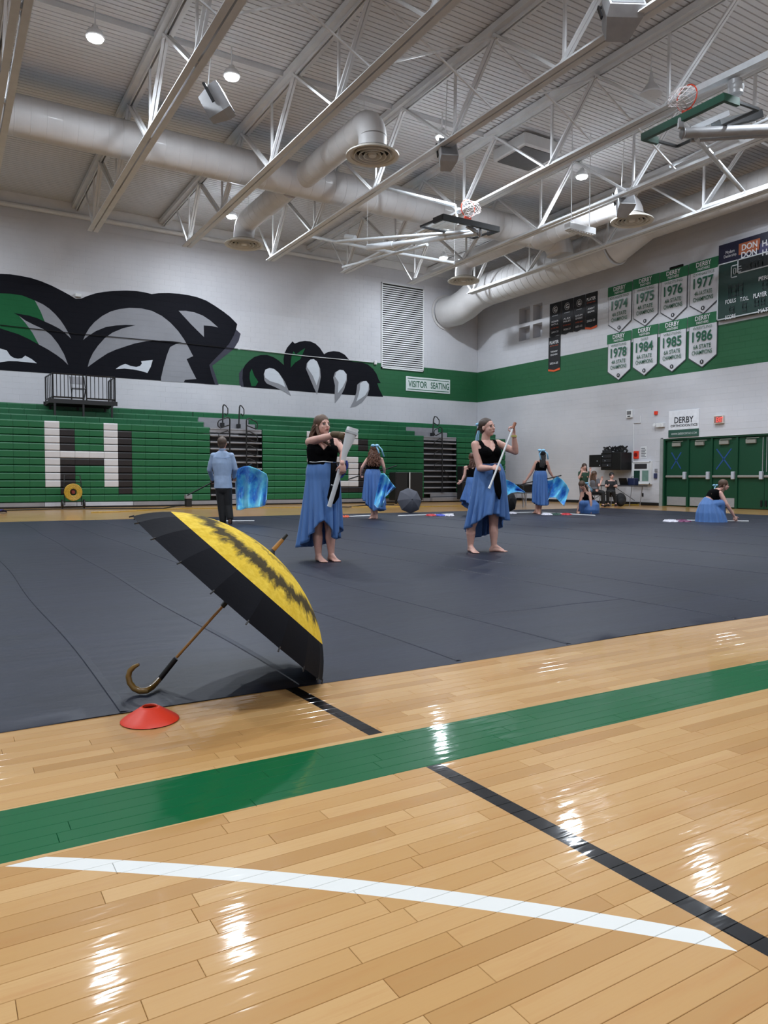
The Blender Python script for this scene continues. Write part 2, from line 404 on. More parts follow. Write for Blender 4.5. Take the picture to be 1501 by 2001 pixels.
struct('wall_front', MB().box((-16, -7.2, 0), (XW, -7, 10.8)), M_wall)
bb = MB(); bb.box((XW - .02, DY1 + .12, 0), (XW, YW, .11)); struct('baseboard_right', bb, M_tile)
struct('trim_1', MB().box((XW - .012, DY1 - .0, 0), (XW + .3, DY1 + .12, DZ)), base('pale_jamb', (150, 156, 154), .5))
struct('baseboard_back', MB().box((-16, YW - .02, 0), (XW - .02, YW, .11)), M_tile)
# ceiling deck with ribs running with X
dm = MB(); y = -7.0; prof = []
while y < YW + .1:
    prof += [(y, ZC), (y + .12, ZC), (y + .123, ZC + .055), (y + .147, ZC + .055)]; y += .15
ring = [[(x, a, b) for a, b in prof] for x in (-16, XW + .1)]
dm.loft(ring, False, closed=False)
struct('ceiling', dm, M_deck)
# lighter cap over the ribs so no light leaks
cm = MB(); cm.box((-16, -7, ZC + .06), (XW + .4, YW + .2, ZC + .2)); struct('trim_2', cm, M_deck)

# ------------------------------------------------------------------ trusses
TX = [1.33, 4.35, 7.37, 10.4, 13.42, 16.44, 19.46]
ZB, ZT = 8.82, 10.44
BN = [-.5, 3.3, 7.0, 10.8, 14.3, 17.95, 21.8, 25.2]; TN = [-2.3, 1.4, 5.2, 8.9, 12.73, 16.4, 19.9, 23.86, 27.9]
tl = ['at the upper left edge of the picture', 'second from the left, carrying the speaker on two clamps', 'third from the left, crossing over the big duct', 'fourth from the left, above the folded far backboard',
      'fifth from the left, carrying the white tubular hoop frame', 'sixth from the left, passing the small hanging white box', 'rightmost, in front of the big wall duct']
for i, x in enumerate(TX):
    t = thing('roof_truss', 'long grey steel roof truss ' + tl[i], 'truss', (x, 13, ZT), 'grey steel roof trusses')
    mb = MB()
    for s in (-1, 1): mb.box((x + s * .095 - .075, -7, ZT), (x + s * .095 + .075, YW - .02, ZT + .14)); mb.box((x + s * .035 - .012, -7, ZT - .08), (x + s * .035 + .012, YW - .02, ZT))
    obj('top_chord', mb, M_steel, t)
    mb = MB()
    for s in (-1, 1): mb.box((x + s * .09 - .07, -7, ZB - .02), (x + s * .09 + .07, 25.4, ZB)); mb.box((x + s * .03 - .01, -7, ZB), (x + s * .03 + .01, 25.4, ZB + .11))
    obj('bottom_chord', mb, M_steel, t)
    for k, yb in enumerate(BN):
        p = (x, yb, ZB + .02)
        for s in (-1, 1): pass
        mb = MB(); mb.beam((x - .045, yb, ZB), (x - .045, TN[k + 1], ZT), .05, .07, (1, 0, 0)); mb.beam((x + .045, yb, ZB), (x + .045, TN[k + 1], ZT), .05, .07, (1, 0, 0)) if 1 else 0
        if k < 7: obj('web_diagonal', mb, M_steel, t)
        mb = MB(); mb.beam((x - .04, yb, ZB), (x - .04, TN[k], ZT), .045, .06, (1, 0, 0)); mb.beam((x + .04, yb, ZB), (x + .04, TN[k], ZT), .045, .06, (1, 0, 0)); obj('web_diagonal', mb, M_steel, t)
        ym = yb - .12
        obj('web_post', MB().beam((x, ym, ZB), (x, ym, ZT), .06, .05, (1, 0, 0)), M_steel, t)
    obj('web_diagonal', MB().beam((x, 25.2, ZB), (x, 26.6, ZT), .05, .05, (1, 0, 0)), M_steel, t)
    if i < 6:
        x2 = TX[i + 1]
        for yb in (12.75, 5.3):
            obj('brace', MB().beam((x, yb, ZB + .1), (x2, yb, ZT - .05), .035, .035).beam((x, yb + .06, ZT - .05), (x2, yb + .06, ZB + .1), .035, .035), M_steel, t)
# beam and pipes along X under the deck
for nm, y_, z_, lab in (('roof_beam', 16.75, 10.35, 'thin grey beam running across under the deck behind the first row of lamps'), ('roof_beam', 9.0, 10.35, 'thin grey beam running across under the deck at the top of the picture')):
    tag(obj(nm, MB().box((-16, y_ - .035, 10.5), (XW, y_ + .035, ZC - .002)), M_steel), lab, 'beam')
tag(obj('wall_pipe', MB().tube([(-8, YW - .12, wy(0, 396, YW - .12).z), (15.2, YW - .12, wy(0, 396, YW - .12).z)], .085, 10), M_steel, smooth=True), 'long grey pipe under the roof edge along the top of the mural wall', 'pipe')
struct('trim_3', MB().box((-16, YW - .06, 10.28), (XW, YW, ZC - .003)), M_steel)
tag(obj('conduit', MB().tube([wy(0, 635, YW - .04), wy(150, 652, YW - .04), wy(353, 670, YW - .04), wy(465, 682, YW - .04)], .013, 6), M_blackm), 'thin dark conduit running across the painted eyes', 'conduit')
tag(obj('conduit', MB().tube([wy(470, 681, YW - .04), wy(600, 696, YW - .04), wy(729, 708, YW - .04)], .016, 6), M_steel), 'thin pale conduit running over the painted paw to the louvre', 'conduit')

# ------------------------------------------------------------------ ducts
def ribbed(mb, p, q, r, n=28, step=.35):
    p, q = Vector(p), Vector(q); L = (q - p).length; k = max(2, int(L / step)); d = (q - p) / L; prof = []
    for i in range(k + 1):
        z = L * i / k
        prof += [(r, max(0, z - .011)), (r * 1.012, max(0, z - .008)), (r * 1.012, min(L, z + .008)), (r, min(L, z + .011))]
    mb.lathe(p, prof, n, axis=d, caps=True)
def elbow(mb, c, p_dir, q_dir, R, r, n=28, k=9):
    """bend from direction p_dir to q_dir; starts at c"""
    c = Vector(c); a = Vector(p_dir).normalized(); b = Vector(q_dir).normalized(); pts = []
    ctr = c + b * R
    for i in range(k + 1):
        t = i / k * PI / 2; pts.append(ctr - b * R * math.cos(t) + a * R * math.sin(t))
    mb.tube(pts, r, n); return pts[-1]
K = lambda v: v * .916
DYC, DZC, DR = 20.05, K(10.4 - .92) + .92, .47
t = thing('supply_duct', 'huge grey round air duct crossing the whole hall under the roof', 'duct', (5, DYC, DZC))
mb = MB(); ribbed(mb, (-15.9, DYC, DZC), (18.9, DYC, DZC), DR, 36); obj('duct_pipe', mb, M_duct, t, smooth=True)
mb = MB(); e = elbow(mb, (18.9, DYC, DZC), (1, 0, 0), (0, .001, -1), .55, DR * 1.02); obj('duct_elbow', mb, M_duct, t, smooth=True)
def diffuser(px, py, z, r, n):
    c = fl(px, py, z)
    t = thing('air_diffuser', n, 'diffuser', c, 'round ceiling air diffusers')
    obj('duct_pipe', MB(), M_duct, t) if 0 else None
    mb = MB(); mb.lathe(c, [(r * .52, .2), (r * .56, .14), (r * .8, .05), (r, .03), (r, .0), (r * .93, -.01), (r * .84, .02), (r * .82, .1)], 40); obj('rim', mb, M_beige, t, smooth=True)
    for q in (.68, .5, .32): obj('ring', MB().lathe(c, [(r * (q - .07), .1), (r * q, .0), (r * (q + .025), -.004), (r * (q + .03), .004), (r * (q - .04), .1)], 36), M_beige, t, smooth=True)
    obj('disc', MB().lathe(c, [(.005, .0), (r * .14, .0), (r * .17, .05)], 24), M_beige, t, smooth=True)
    obj('cavity', MB().lathe(c, [(.005, .11), (r * .82, .11)], 32), M_dark, t)
    return t, c
def branch(px, py, z, r, lab, y_from, zc):
    t, c = diffuser(px, py, z, r * 1.9, lab)
    s = 1 if c.y > y_from else -1; R = r * 1.25
    mb = MB(); ribbed(mb, (c.x, y_from, zc), (c.x, c.y - s * R, zc), r, 28, .4); obj('duct_pipe', mb, M_duct, t, smooth=True)
    mb = MB(); e = elbow(mb, (c.x, c.y - s * R, zc), (0, s, 0), (0, 0, -1), R, r * 1.01)
    mb.tube([e, (c.x, c.y, c.z + .16)], r * 1.01, 28); obj('duct_elbow', mb, M_duct, t, smooth=True)
    obj('hanger', MB().tube([(c.x, c.y - s * R, zc + r), (c.x, c.y - s * R, ZC)], .008, 5), M_steel, t)
branch(728, 306, 8.75, .34, 'round diffuser at the end of the big branch duct in mid ceiling', DYC - .2, 9.62)
branch(477, 479, 8.75, .34, 'round diffuser near the mural wall at left', DYC + .2, 9.45)
branch(1235, 433, 8.75, .33, 'round diffuser at right under the brightly lit branch duct', DYC - .2, 9.35)
branch(906, 550, 8.75, .33, 'farthest round diffuser above the visitor sign', DYC + .2, 9.5)
t = thing('return_duct', 'thick grey round duct along the banner wall, bent into the back wall', 'duct', (20.9, 18, 9.5))
A1 = (20.85, 4, 9.6); xz = (20.75, 9.3)
mb = MB(); ribbed(mb, (20.95, -6.9, 9.62), (20.95, 17.4, 9.62), .46); obj('duct_pipe', mb, M_duct, t, smooth=True)
mb = MB(); mb.tube([(20.95, 17.4, 9.62), (20.75, 18.7, 9.28)], [.46, .68], 32); obj('duct_reducer', mb, M_duct, t, smooth=True)
mb = MB(); ribbed(mb, (20.75, 18.6, 9.25), (20.75, 25.9, 9.25), .69, 36); obj('duct_pipe', mb, M_duct, t, smooth=True)
mb = MB(); mb.tube([(20.75, 25.85, 9.25), (20.72, 26.6, 9.15), (20.6, 27.2, 8.85), (20.5, 27.7, 8.7), (20.4, YW - .03, 8.7)], .7, 36); obj('duct_elbow', mb, M_duct, t, smooth=True)
obj('wall_collar', MB().lathe((20.4, YW - .05, 8.7), [(.7, 0), (.8, 0), (.8, .04)], 36, axis=(0, 1, 0)), M_duct, t, smooth=True)
# air boxes near the deck
def unit(name, px, py, z, sz, lab, yaw=0, tilt=0, cat='speaker', grp=None, hang=True):
    c = fl(px, py, z); t = thing(name, lab, cat, c, grp)
    Rm = Matrix.Rotation(yaw, 3, 'Z') @ Matrix.Rotation(tilt, 3, 'X'); ax = [Rm @ Vector(v) for v in ((sz[0] / 2, 0, 0), (0, sz[1] / 2, 0), (0, 0, sz[2] / 2))]
    # tapered cabinet: front face larger than the back
    vs = []
    for k, sc in ((-1, .62), (.35, 1), (1, 1)):
        for i, j in ((-1, -1), (1, -1), (1, 1), (-1, 1)): vs.append(c + ax[0] * i * sc - ax[1] * k + ax[2] * j * (sc * .5 + .5))
    mb = MB(); mb.add(vs, [(0, 3, 2, 1), (0, 1, 5, 4), (1, 2, 6, 5), (2, 3, 7, 6), (3, 0, 4, 7), (4, 5, 9, 8), (5, 6, 10, 9), (6, 7, 11, 10), (7, 4, 8, 11), (8, 9, 10, 11)])
    obj('cabinet', mb, base('speaker_grey', (160, 160, 162), .5), t, fix=True)
    obj('grille', MB().obox(c - ax[1] * 1.02, ax[0] * .88, ax[1] * .02, ax[2] * .85), base('speaker_grille', (112, 112, 114), .6, 0, .1, 40), t)
    mb = MB()
    for s in (-1, 1): mb.beam(c + ax[0] * 1.06 * s - ax[2] * .2, c + ax[0] * 1.06 * s + ax[2] * 1.25, .03, .06)
    mb.beam(c - ax[0] * 1.06 + ax[2] * 1.25, c + ax[0] * 1.06 + ax[2] * 1.25, .05, .03); obj('bracket', mb, M_blackm, t)
    if hang: obj('hanger', MB().tube([c + ax[2] * 1.2, Vector((c.x, c.y, ZC - .02))], .012, 5), M_steel, t)
    return t
unit('ceiling_speaker', 422, 204, 8.75, (.42, .5, .62), 'grey box speaker hung below the second lamp at upper left', .9, -.5, grp='grey loudspeakers hung from the trusses')
unit('ceiling_speaker', 873, 304, 8.7, (.42, .5, .6), 'grey box speaker hung by the lamp in mid ceiling', -.4, -.5, grp='grey loudspeakers hung from the trusses')
unit('ceiling_speaker', 1212, 33, 8.9, (.62, .62, .5), 'large grey box speaker at the top right of the picture', -.5, -.6, grp='grey loudspeakers hung from the trusses')
unit('ceiling_speaker', 1218, 398, 8.75, (.46, .55, .62), 'grey box speaker in front of the right round diffuser', -.5, -.5, grp='grey loudspeakers hung from the trusses')
c = fl(1030, 310, 10.2); t = thing('ceiling_vent', 'flat grey square air vent box under the deck right of mid ceiling', 'vent', c)
obj('housing', MB().bev(c - Vector((.7, .7, .0)), c + Vector((.7, .7, .35)), .03), M_steel, t); obj('grille', MB().box(c - Vector((.6, .6, .02)), c + Vector((.6, .6, -.001))), base('vent_grille', (92, 92, 94), .6), t)
# small hanging box with bright underside, unlit round lamp
c = fl(1134, 449, 7.9); t = thing('hanging_sign_box', 'small white louvred box light hanging on two rods before the far duct', 'light fixture', c)
obj('housing', MB().bev(c - Vector((.5, .12, .08)), c + Vector((.5, .12, .1)), .01), M_white, t)
for k in range(9): obj('louvre', MB().box((c.x - .44 + k * .1, c.y - .1, c.z - .1), (c.x - .38 + k * .1, c.y + .1, c.z - .08)), M_white, t)
for s in (-1, 1): obj('rod', MB().tube([(c.x + s * .35, c.y, c.z + .1), (c.x + s * .35, c.y, ZC)], .012, 5), M_steel, t)
c = fl(1272, 186, 9.7); t = thing('unlit_lamp', 'unlit round grey ceiling lamp left of the green backboard', 'lamp', c)
obj('housing', MB().lathe(c, [(.03, .5), (.06, .3), (.2, .1), (.26, .03), (.25, 0), (.1, -.02), (.01, -.03)], 24), M_steel, t, smooth=True)
obj('stem', MB().tube([c + Vector((0, 0, .45)), (c.x, c.y, ZC)], .015, 6), M_steel, t)

# ------------------------------------------------------------------ folded basketball units
M_glass = bpy.data.materials.new('board_glass'); M_glass.use_nodes = True
p = M_glass.node_tree.nodes['Principled BSDF'].inputs; p['Base Color'].default_value = (.8, .9, .95, 1); p['Roughness'].default_value = .05; p['Alpha'].default_value = .16
M_orange = base('rim_orange', (226, 72, 40), .45)
M_net = base('net_cord', (226, 218, 218), .8)
M_pad = base('green_pad', (18, 70, 52), .5)
M_bright = base('white_steel', (214, 218, 222), .4)
def hoop_unit(a, b, inn, name, lab, padmat, rimdir):
    """a, b: ends of the folded board's lower edge; inn: unit vector along the board's height (lying flat)"""
    a, b, inn = Vector(a), Vector(b), Vector(inn).normalized(); u = (b - a).normalized(); nrm = u.cross(inn).normalized()
    if nrm.z < 0: nrm = -nrm
    H = 1.05; mid = (a + b) / 2
    t = thing(name, lab, 'basketball hoop', mid)
    q = [a, b, b + inn * H, a + inn * H]
    obj('glass', MB().prism(q, nrm * .012), M_glass, t)
    mb = MB()
    for i, j in ((1, 2), (2, 3), (3, 0)): mb.beam(q[i], q[j], .05, .05, nrm)
    obj('board_frame', mb, M_blackm, t)
    mb = MB(); mb.obox(mid - nrm * .0, u * ((b - a).length / 2 + .03), inn * .05, nrm * .07)
    for e, s in ((a, 1), (b, -1)): mb.obox(e + inn * .2, u * .035, inn * .22, nrm * .07)
    obj('edge_pad', mb, padmat, t)
    rc = mid + nrm * .42 + inn * .16      # ring lies perpendicular to the folded board
    ring = [rc + (u * math.cos(k / 24 * 2 * PI) + nrm * math.sin(k / 24 * 2 * PI)) * .228 for k in range(25)]
    ring = [rc + nrm * .0 + (u * math.cos(k / 24 * 2 * PI) + nrm * math.sin(k / 24 * 2 * PI)) * .228 for k in range(25)]
    rg = obj('hoop', MB().tube(ring, .012, 8), M_orange, t, smooth=True)
    obj('bracket', MB().obox(mid + nrm * .12 + inn * .16, u * .1, inn * .03, nrm * .08), M_orange, rg)
    mb = MB(); N = 12; rows = []
    for r_i in range(6):
        f = r_i / 5; rad = .228 * (1 - .45 * f); rows.append([rc + inn * (.42 * f) * -rimdir - UP * (.12 * f * f) + (u * math.cos((k + .5 * (r_i % 2)) / N * 2 * PI) + nrm * math.sin((k + .5 * (r_i % 2)) / N * 2 * PI)) * rad * (1 + .1 * math.sin(k * 5 + r_i)) for k in range(N)])
    for r_i in range(5):
        for k in range(N):
            mb.tube([rows[r_i][k], rows[r_i + 1][k if r_i % 2 == 0 else (k + 1) % N]], .007, 4, False); mb.tube([rows[r_i][k], rows[r_i + 1][(k - 1) % N if r_i % 2 == 0 else k]], .007, 4, False)
    obj('net', mb, M_net, rg)
    return t, mid, u, nrm
A = fl(866, 424, 7.75); B = A + Vector((1.83, 0, 0))
t, mid, u, nrm = hoop_unit(A, B, (0, 1, .05), 'backboard', 'black edged glass backboard folded flat under the roof in mid hall, orange hoop up', M_blackm, 1)
def D(px, py, z): return fl(px, py, z)
arm0 = dp(934, 455, depth(mid) + .3); armz = arm0.z
e = [dp(768, 478, depth(mid) + 2.2), dp(718, 484, depth(mid) + 2.6)]
mb = MB(); mb.tube([arm0, e[0]], .075, 12); obj('mast', mb, M_bright, t, smooth=True)
mb = MB(); mb.tube([arm0 + UP * .05, dp(660, 472, depth(mid) + 3)], .05, 10); mb.tube([e[0], e[1]], .1, 10); obj('mast_arm', mb, M_bright, t, smooth=True)
obj('mast_cap', MB().ell(arm0 + CR * .05, CR * .06, CF * .12, UP * .12), M_chrome, t, smooth=True)
mb = MB(); mb.tube([dp(755, 368, 22), dp(890, 402, 20)], .05, 10); mb.tube([dp(890, 402, 20), dp(896, 440, 19.6)], .03, 8); obj('cross_pipe', mb, M_bright, t, smooth=True)
mb = MB(); mb.tube([dp(602, 461, 25), dp(730, 487, 23.5)], .05, 10); mb.tube([dp(730, 487, 23.5), dp(888, 514, 22.5)], .05, 10); obj('cross_pipe', mb, M_bright, t, smooth=True)
mb = MB(); mb.tube([dp(835, 478, 20.8), dp(670, 522, 26)], .045, 10); obj('strut', mb, M_bright, t, smooth=True)
mb = MB(); mb.tube([dp(676, 463, 24), dp(694, 466, 23.8)], .1, 12); obj('winch', mb, M_bright, t, smooth=True)
for q in (dp(755, 368, 22), dp(602, 461, 25), dp(888, 514, 22.5), dp(718, 484, depth(mid) + 2.6)): obj('hanger_cable', MB().tube([q, Vector((q.x, q.y, ZT + .05))], .005, 5), M_steel, t)
mb = MB(); mb.ball(dp(897, 412, 19.8), .08); obj('pulley', mb, M_bright, t, smooth=True)
mb = MB(); mb.beam(arm0, mid + Vector((0, .2, 0)), .08, .08); mb.beam(A + Vector((.9, .9, 0)), arm0, .05, .05); obj('stub_arm', mb, M_chrome, t)
A = fl(1258, 268, 7.95); B = A + Vector((-.02, -1.83, 0))
t, mid, u, nrm = hoop_unit(A, B, (1, 0, .05), 'backboard', 'green edged glass backboard folded flat at the upper right, orange hoop up', M_pad, 1)
dm_ = depth(mid)
mb = MB(); mb.tube([dp(1336, 260, dm_ + .3), dp(1560, 250, dm_ + .6)], .1, 14); obj('mast', mb, M_chrome, t, smooth=True)
obj('mast_cap', MB().ell(dp(1334, 260, dm_ + .28), CR * .05, CF * .12, UP * .12), M_chrome, t, smooth=True)
mb = MB(); mb.tube([dp(1350, 275, dm_ + .5), dp(1560, 262, dm_ + .8)], .035, 8); obj('strut', mb, M_chrome, t, smooth=True)
mb = MB(); mb.tube([dp(1360, 270, dm_ + .4), dp(1450, 372, dm_ + 4)], .045, 8); obj('diagonal_pipe', mb, M_bright, t, smooth=True)
mb = MB(); mb.tube([dp(1310, 325, dm_ + 5), dp(1420, 270, dm_ + 2.5), dp(1540, 215, dm_ + 1.5)], .04, 8); obj('strut', mb, M_bright, t, smooth=True)
mb = MB(); mb.tube([dp(1436, 158, dm_ - .3), dp(1438, 185, dm_ - .3)], .13, 14); mb.ball(dp(1438, 172, dm_ - .3), .15); obj('winch', mb, M_chrome, t, smooth=True)
mb = MB(); mb.tube([dp(1432, 140, dm_ - .1), dp(1436, 158, dm_ - .3)], .04, 8); obj('winch_hanger', mb, M_bright, t, smooth=True)
mb = MB(); mb.beam(dp(1345, 255, dm_ + .3), dp(1420, 222, dm_ + 1.4), .12, .1); obj('mount_plate', mb, M_chrome, t)
mb = MB(); mb.beam(dp(1400, 245, dm_ + .6), dp(1482, 225, dm_ + 1.2), .22, .16); obj('motor', mb, M_black, t)
mb = MB(); mb.beam(dp(1330, 250, dm_), dp(1330, 232, dm_), .09, .09, CF); obj('stub_arm', mb, M_chrome, t)
# bright channel running beside truss 5
p0, p1 = fl(1345, 185, 8.62), fl(1545, 90, 8.62)
tag(obj('lifting_rail', MB().beam(p0, p1, .16, .12), M_bright), 'bright white rail beam above the green backboard at upper right', 'rail')
p0, p1 = fl(1375, 405, 8.95), fl(1545, 348, 8.95)
tag(obj('lifting_rail', MB().beam(p0, p1, .09, .09), M_bright), 'bright white rail in front of the wall duct at right', 'rail')
#PART2
# ------------------------------------------------------------------ painted mural on the back wall
MK, MDG, MGR, MGN, MWH = mural('mural_black', (16, 17, 25)), mural('mural_shadow', (66, 66, 78)), mural('mural_grey', (142, 143, 149)), mural('mural_green', (30, 92, 56)), mural('mural_white', (205, 210, 218))
mural_t = thing('wall_mural', 'black and grey painted eyes and clawed paw across the back wall', 'mural', (8, YW - .02, 6))
def poly(name, pts, ox, oy, sc, lay, mat):
    y_ = YW - .003 - .003 * lay; P = [wy(ox + x / sc, oy + y / sc, y_) for x, y in pts]
    c = sum(P, Vector()) / len(P); mb = MB(); mb.add(P, [tuple(range(len(P)))])
    o = obj(name, mb, mat, mural_t)
    bm = bmesh.new(); bm.from_mesh(o.data); bm.faces.ensure_lookup_table()
    if bm.faces[0].normal.y > 0: bmesh.ops.reverse_faces(bm, faces=bm.faces[:])
    bmesh.ops.triangulate(bm, faces=bm.faces[:], ngon_method='BEAUTY'); bm.to_mesh(o.data); bm.free(); return o
def H_(n, pts, lay, mat): return poly(n, pts, 0, 500, 3.002, lay, mat)
def C_(n, pts, lay, mat): return poly(n, pts, 440, 480, 2.887, lay, mat)
def sm(pts, k=2):     # corner cutting keeps curved outlines smooth
    return pts
H_('shadow_outline', [(1330, 440), (1385, 432), (1412, 457), (1400, 500), (1370, 548), (1310, 595), (1245, 645), (1283, 757), (1200, 752), (1200, 600)], 1, MDG)
H_('head_outline', [(-300, 112), (-100, 102), (0, 105), (60, 108), (120, 117), (180, 129), (240, 148), (300, 173), (350, 198), (400, 225), (445, 252), (478, 250), (510, 236), (560, 220), (610, 211), (660, 206), (740, 203), (800, 206), (850, 214), (890, 224), (930, 219), (990, 218), (1050, 222), (1110, 231), (1160, 243), (1210, 262), (1260, 292), (1310, 326), (1350, 357), (1392, 400), (1385, 432), (1370, 470), (1345, 515), (1310, 555), (1270, 595), (1228, 640), (1240, 690), (1262, 755), (945, 732), (0, 670), (-300, 650)], 2, MK)
H_('green_field', [(-300, 235), (-100, 225), (0, 220), (60, 222), (130, 232), (205, 262), (240, 330), (262, 385), (220, 366), (170, 350), (80, 335), (112, 352), (150, 395), (190, 450), (228, 520), (170, 488), (110, 460), (0, 425), (-300, 400)], 3, MGN)
H_('grey_fur', [(205, 262), (250, 283), (290, 310), (325, 343), (355, 378), (380, 415), (400, 450), (418, 486), (380, 450), (345, 425), (300, 402), (262, 385), (240, 330)], 3, MGR)
H_('grey_fur', [(112, 352), (150, 380), (200, 405), (255, 430), (300, 465), (340, 515), (375, 575), (400, 640), (370, 610), (330, 580), (280, 548), (228, 520), (190, 450), (150, 395)], 4, MGR)
H_('grey_fur', [(488, 493), (502, 460), (525, 422), (555, 388), (600, 352), (650, 326), (700, 312), (760, 305), (830, 308), (890, 322), (950, 352), (1000, 392), (1045, 440), (1080, 490), (1108, 540), (1133, 588), (1095, 606), (1120, 660), (1152, 722), (1085, 728), (1078, 742), (945, 735), (945, 715), (960, 650), (980, 580), (998, 535), (1030, 518), (1065, 508), (1010, 500), (960, 497), (900, 497), (860, 500), (790, 514), (740, 530), (680, 550), (630, 572), (570, 612), (515, 652), (524, 615), (545, 570), (575, 527), (615, 482), (660, 450), (720, 425), (795, 407), (740, 405), (680, 408), (620, 418), (565, 440), (520, 468)], 3, MGR)
H_('grey_fur', [(1048, 322), (1090, 322), (1140, 331), (1190, 350), (1235, 380), (1280, 420), (1240, 411), (1195, 408), (1197, 476), (1165, 445), (1120, 400), (1085, 362)], 3, MGR)
H_('eye', [(678, 664), (705, 645), (735, 633), (765, 645), (800, 652), (822, 645), (832, 632), (828, 618), (896, 610), (885, 650), (865, 687), (830, 676), (780, 666), (730, 661)], 4, MWH)
H_('eye', [(-80, 530), (0, 543), (40, 555), (60, 585), (80, 598), (105, 603), (130, 600), (148, 585), (185, 605), (217, 630), (150, 623), (100, 618), (50, 617), (0, 624), (-80, 640)], 4, MWH)
C_('paw_shadow', [(130, 800), (90, 795), (80, 780), (78, 720), (100, 690), (150, 680)], 1, MDG)
C_('paw_outline', [(105, 797), (98, 750), (100, 700), (112, 675), (135, 650), (165, 628), (200, 617), (235, 616), (275, 630), (305, 650), (332, 674), (330, 640), (336, 605), (350, 575), (380, 540), (393, 552), (420, 542), (450, 537), (480, 540), (510, 553), (535, 577), (558, 612), (580, 600), (612, 595), (645, 599), (675, 615), (705, 650), (730, 657), (770, 659), (805, 670), (835, 695), (855, 725), (866, 755), (878, 775), (858, 775), (868, 805), (892, 853), (700, 842), (500, 828), (300, 812)], 2, MK)
C_('paw_tuft', [(370, 688), (371, 650), (376, 620), (386, 596), (400, 614), (425, 595), (452, 578), (440, 605), (425, 640), (395, 660)], 3, MGN)
C_('paw_tuft', [(148, 792), (138, 750), (140, 715), (150, 695), (165, 735), (187, 768), (172, 792)], 3, MGN)
CL = [([(222, 760), (218, 725), (226, 700), (250, 690), (275, 695), (305, 720), (335, 765), (372, 848), (330, 822), (280, 797), (235, 778)], [(226, 745), (220, 722), (228, 699), (250, 690), (275, 695), (300, 715), (325, 755), (340, 798), (300, 778), (255, 765)]),
      ([(456, 695), (460, 665), (478, 644), (500, 640), (520, 655), (536, 695), (540, 740), (530, 795), (518, 840), (500, 800), (475, 740)], [(462, 685), (465, 660), (480, 643), (500, 640), (518, 653), (532, 690), (533, 735), (516, 788), (495, 735)]),
      ([(610, 745), (620, 715), (645, 700), (668, 703), (686, 725), (687, 760), (672, 810), (648, 855), (620, 890), (618, 840), (620, 790)], [(620, 738), (628, 712), (648, 700), (668, 704), (685, 726), (684, 755), (665, 795), (636, 832), (640, 770)]),
      ([(745, 785), (765, 768), (795, 762), (812, 780), (814, 810), (802, 848), (775, 882), (740, 905), (705, 914), (725, 875), (740, 830)], [(762, 778), (780, 764), (798, 764), (811, 785), (808, 815), (790, 845), (740, 880), (752, 845), (760, 810)])]
for g_, w_ in CL: C_('claw', g_, 3, MGR); C_('claw_face', w_, 4, MWH)

# louvre
t = thing('wall_louvre', 'tall white louvred air grille on the back wall', 'vent', (LV[0], YW, LV[2]))
mb = MB(); a0, a1, b0, b1 = LV; ZZ = (b0, b1)
mb.box((a0, YW - .012, b0), (a1, YW - .004, b1)); obj('backing', mb, M_dark, t)
mb = MB(); 
for bx in ((a0, a0 + .05, b0, b1), (a1 - .05, a1, b0, b1), (a0, a1, b0, b0 + .06), (a0, a1, b1 - .04, b1)): mb.box((bx[0], YW - .05, bx[2]), (bx[1], YW + .03, bx[3]))
obj('frame', mb, M_white, t)
n = 38; first = None
for k in range(n):
    z = b0 + .08 + (b1 - b0 - .14) * k / n
    if first is None:
        mb = MB(); hx = (b1 - b0 - .14) / n
        mb.add([(a0 + .05, YW - .045, z), (a1 - .05, YW - .045, z), (a1 - .05, YW - .04, z + hx * .5), (a0 + .05, YW - .04, z + hx * .55), (a1 - .05, YW - .018, z + hx * .6), (a0 + .05, YW - .018, z + hx * .6), (a1 - .05, YW - .03, z), (a0 + .05, YW - .03, z)],
               [(0, 1, 2, 3), (3, 2, 4, 5), (0, 7, 6, 1)])
        first = obj('slat', mb, M_white, t); z_first = z
    else:
        o = first.copy(); COL.objects.link(o); o.parent = t; o.location = (0, 0, z - z_first)

# visitor sign
def bt(name, s, px, py, wpx, hpx, mat, parent, off_=.02, yp=YW, bold=0):     # text on a plane facing the camera side
    c = wy(px, py, yp - off_); w_ = (wy(px + wpx / 2, py, yp) - wy(px - wpx / 2, py, yp)).x; h_ = (wy(px, py - hpx / 2, yp) - wy(px, py + hpx / 2, yp)).z
    return text(name, s, c, w_, h_, mat, parent, (1, 0, 0), (0, 0, 1), bold=bold)
p0 = wy(793, 735, YW); p1 = wy(879, 766, YW)
M_sign = base('sign_white', (214, 222, 222), .5, 0, .03); M_gtext = base('text_green', (24, 92, 66), .5); M_ktext = base('text_black', (28, 30, 36), .5)
sx0, sx1, sz0, sz1 = p0.x, p1.x, wy(793, 763.5, YW).z, p0.z
t = thing('visitor_sign', 'white sign reading VISITOR SEATING on the green band of the back wall', 'sign', (sx0, YW, sz0))
obj('board', MB().bev((sx0, YW - .03, sz0), (sx1, YW - .001, sz1), .008), M_sign, t)
zm = (sz0 + sz1) / 2
for s in (-1, 1): obj('stripe', MB().box((sx0 + .08, YW - .034, zm + s * (sz1 - sz0) * .37 - .015), (sx1 - .08, YW - .03, zm + s * (sz1 - sz0) * .37 + .015)), M_gtext, t)
text('lettering', 'VISITOR', ((sx0 * .75 + sx1 * .25) + .02, YW - .034, zm), (sx1 - sx0) * .42, (sz1 - sz0) * .45, M_gtext, t, (1, 0, 0), (0, 0, 1), bold=.012)
text('lettering', 'SEATING', ((sx0 * .24 + sx1 * .76), YW - .034, zm), (sx1 - sx0) * .42, (sz1 - sz0) * .45, M_gtext, t, (1, 0, 0), (0, 0, 1), bold=.012)
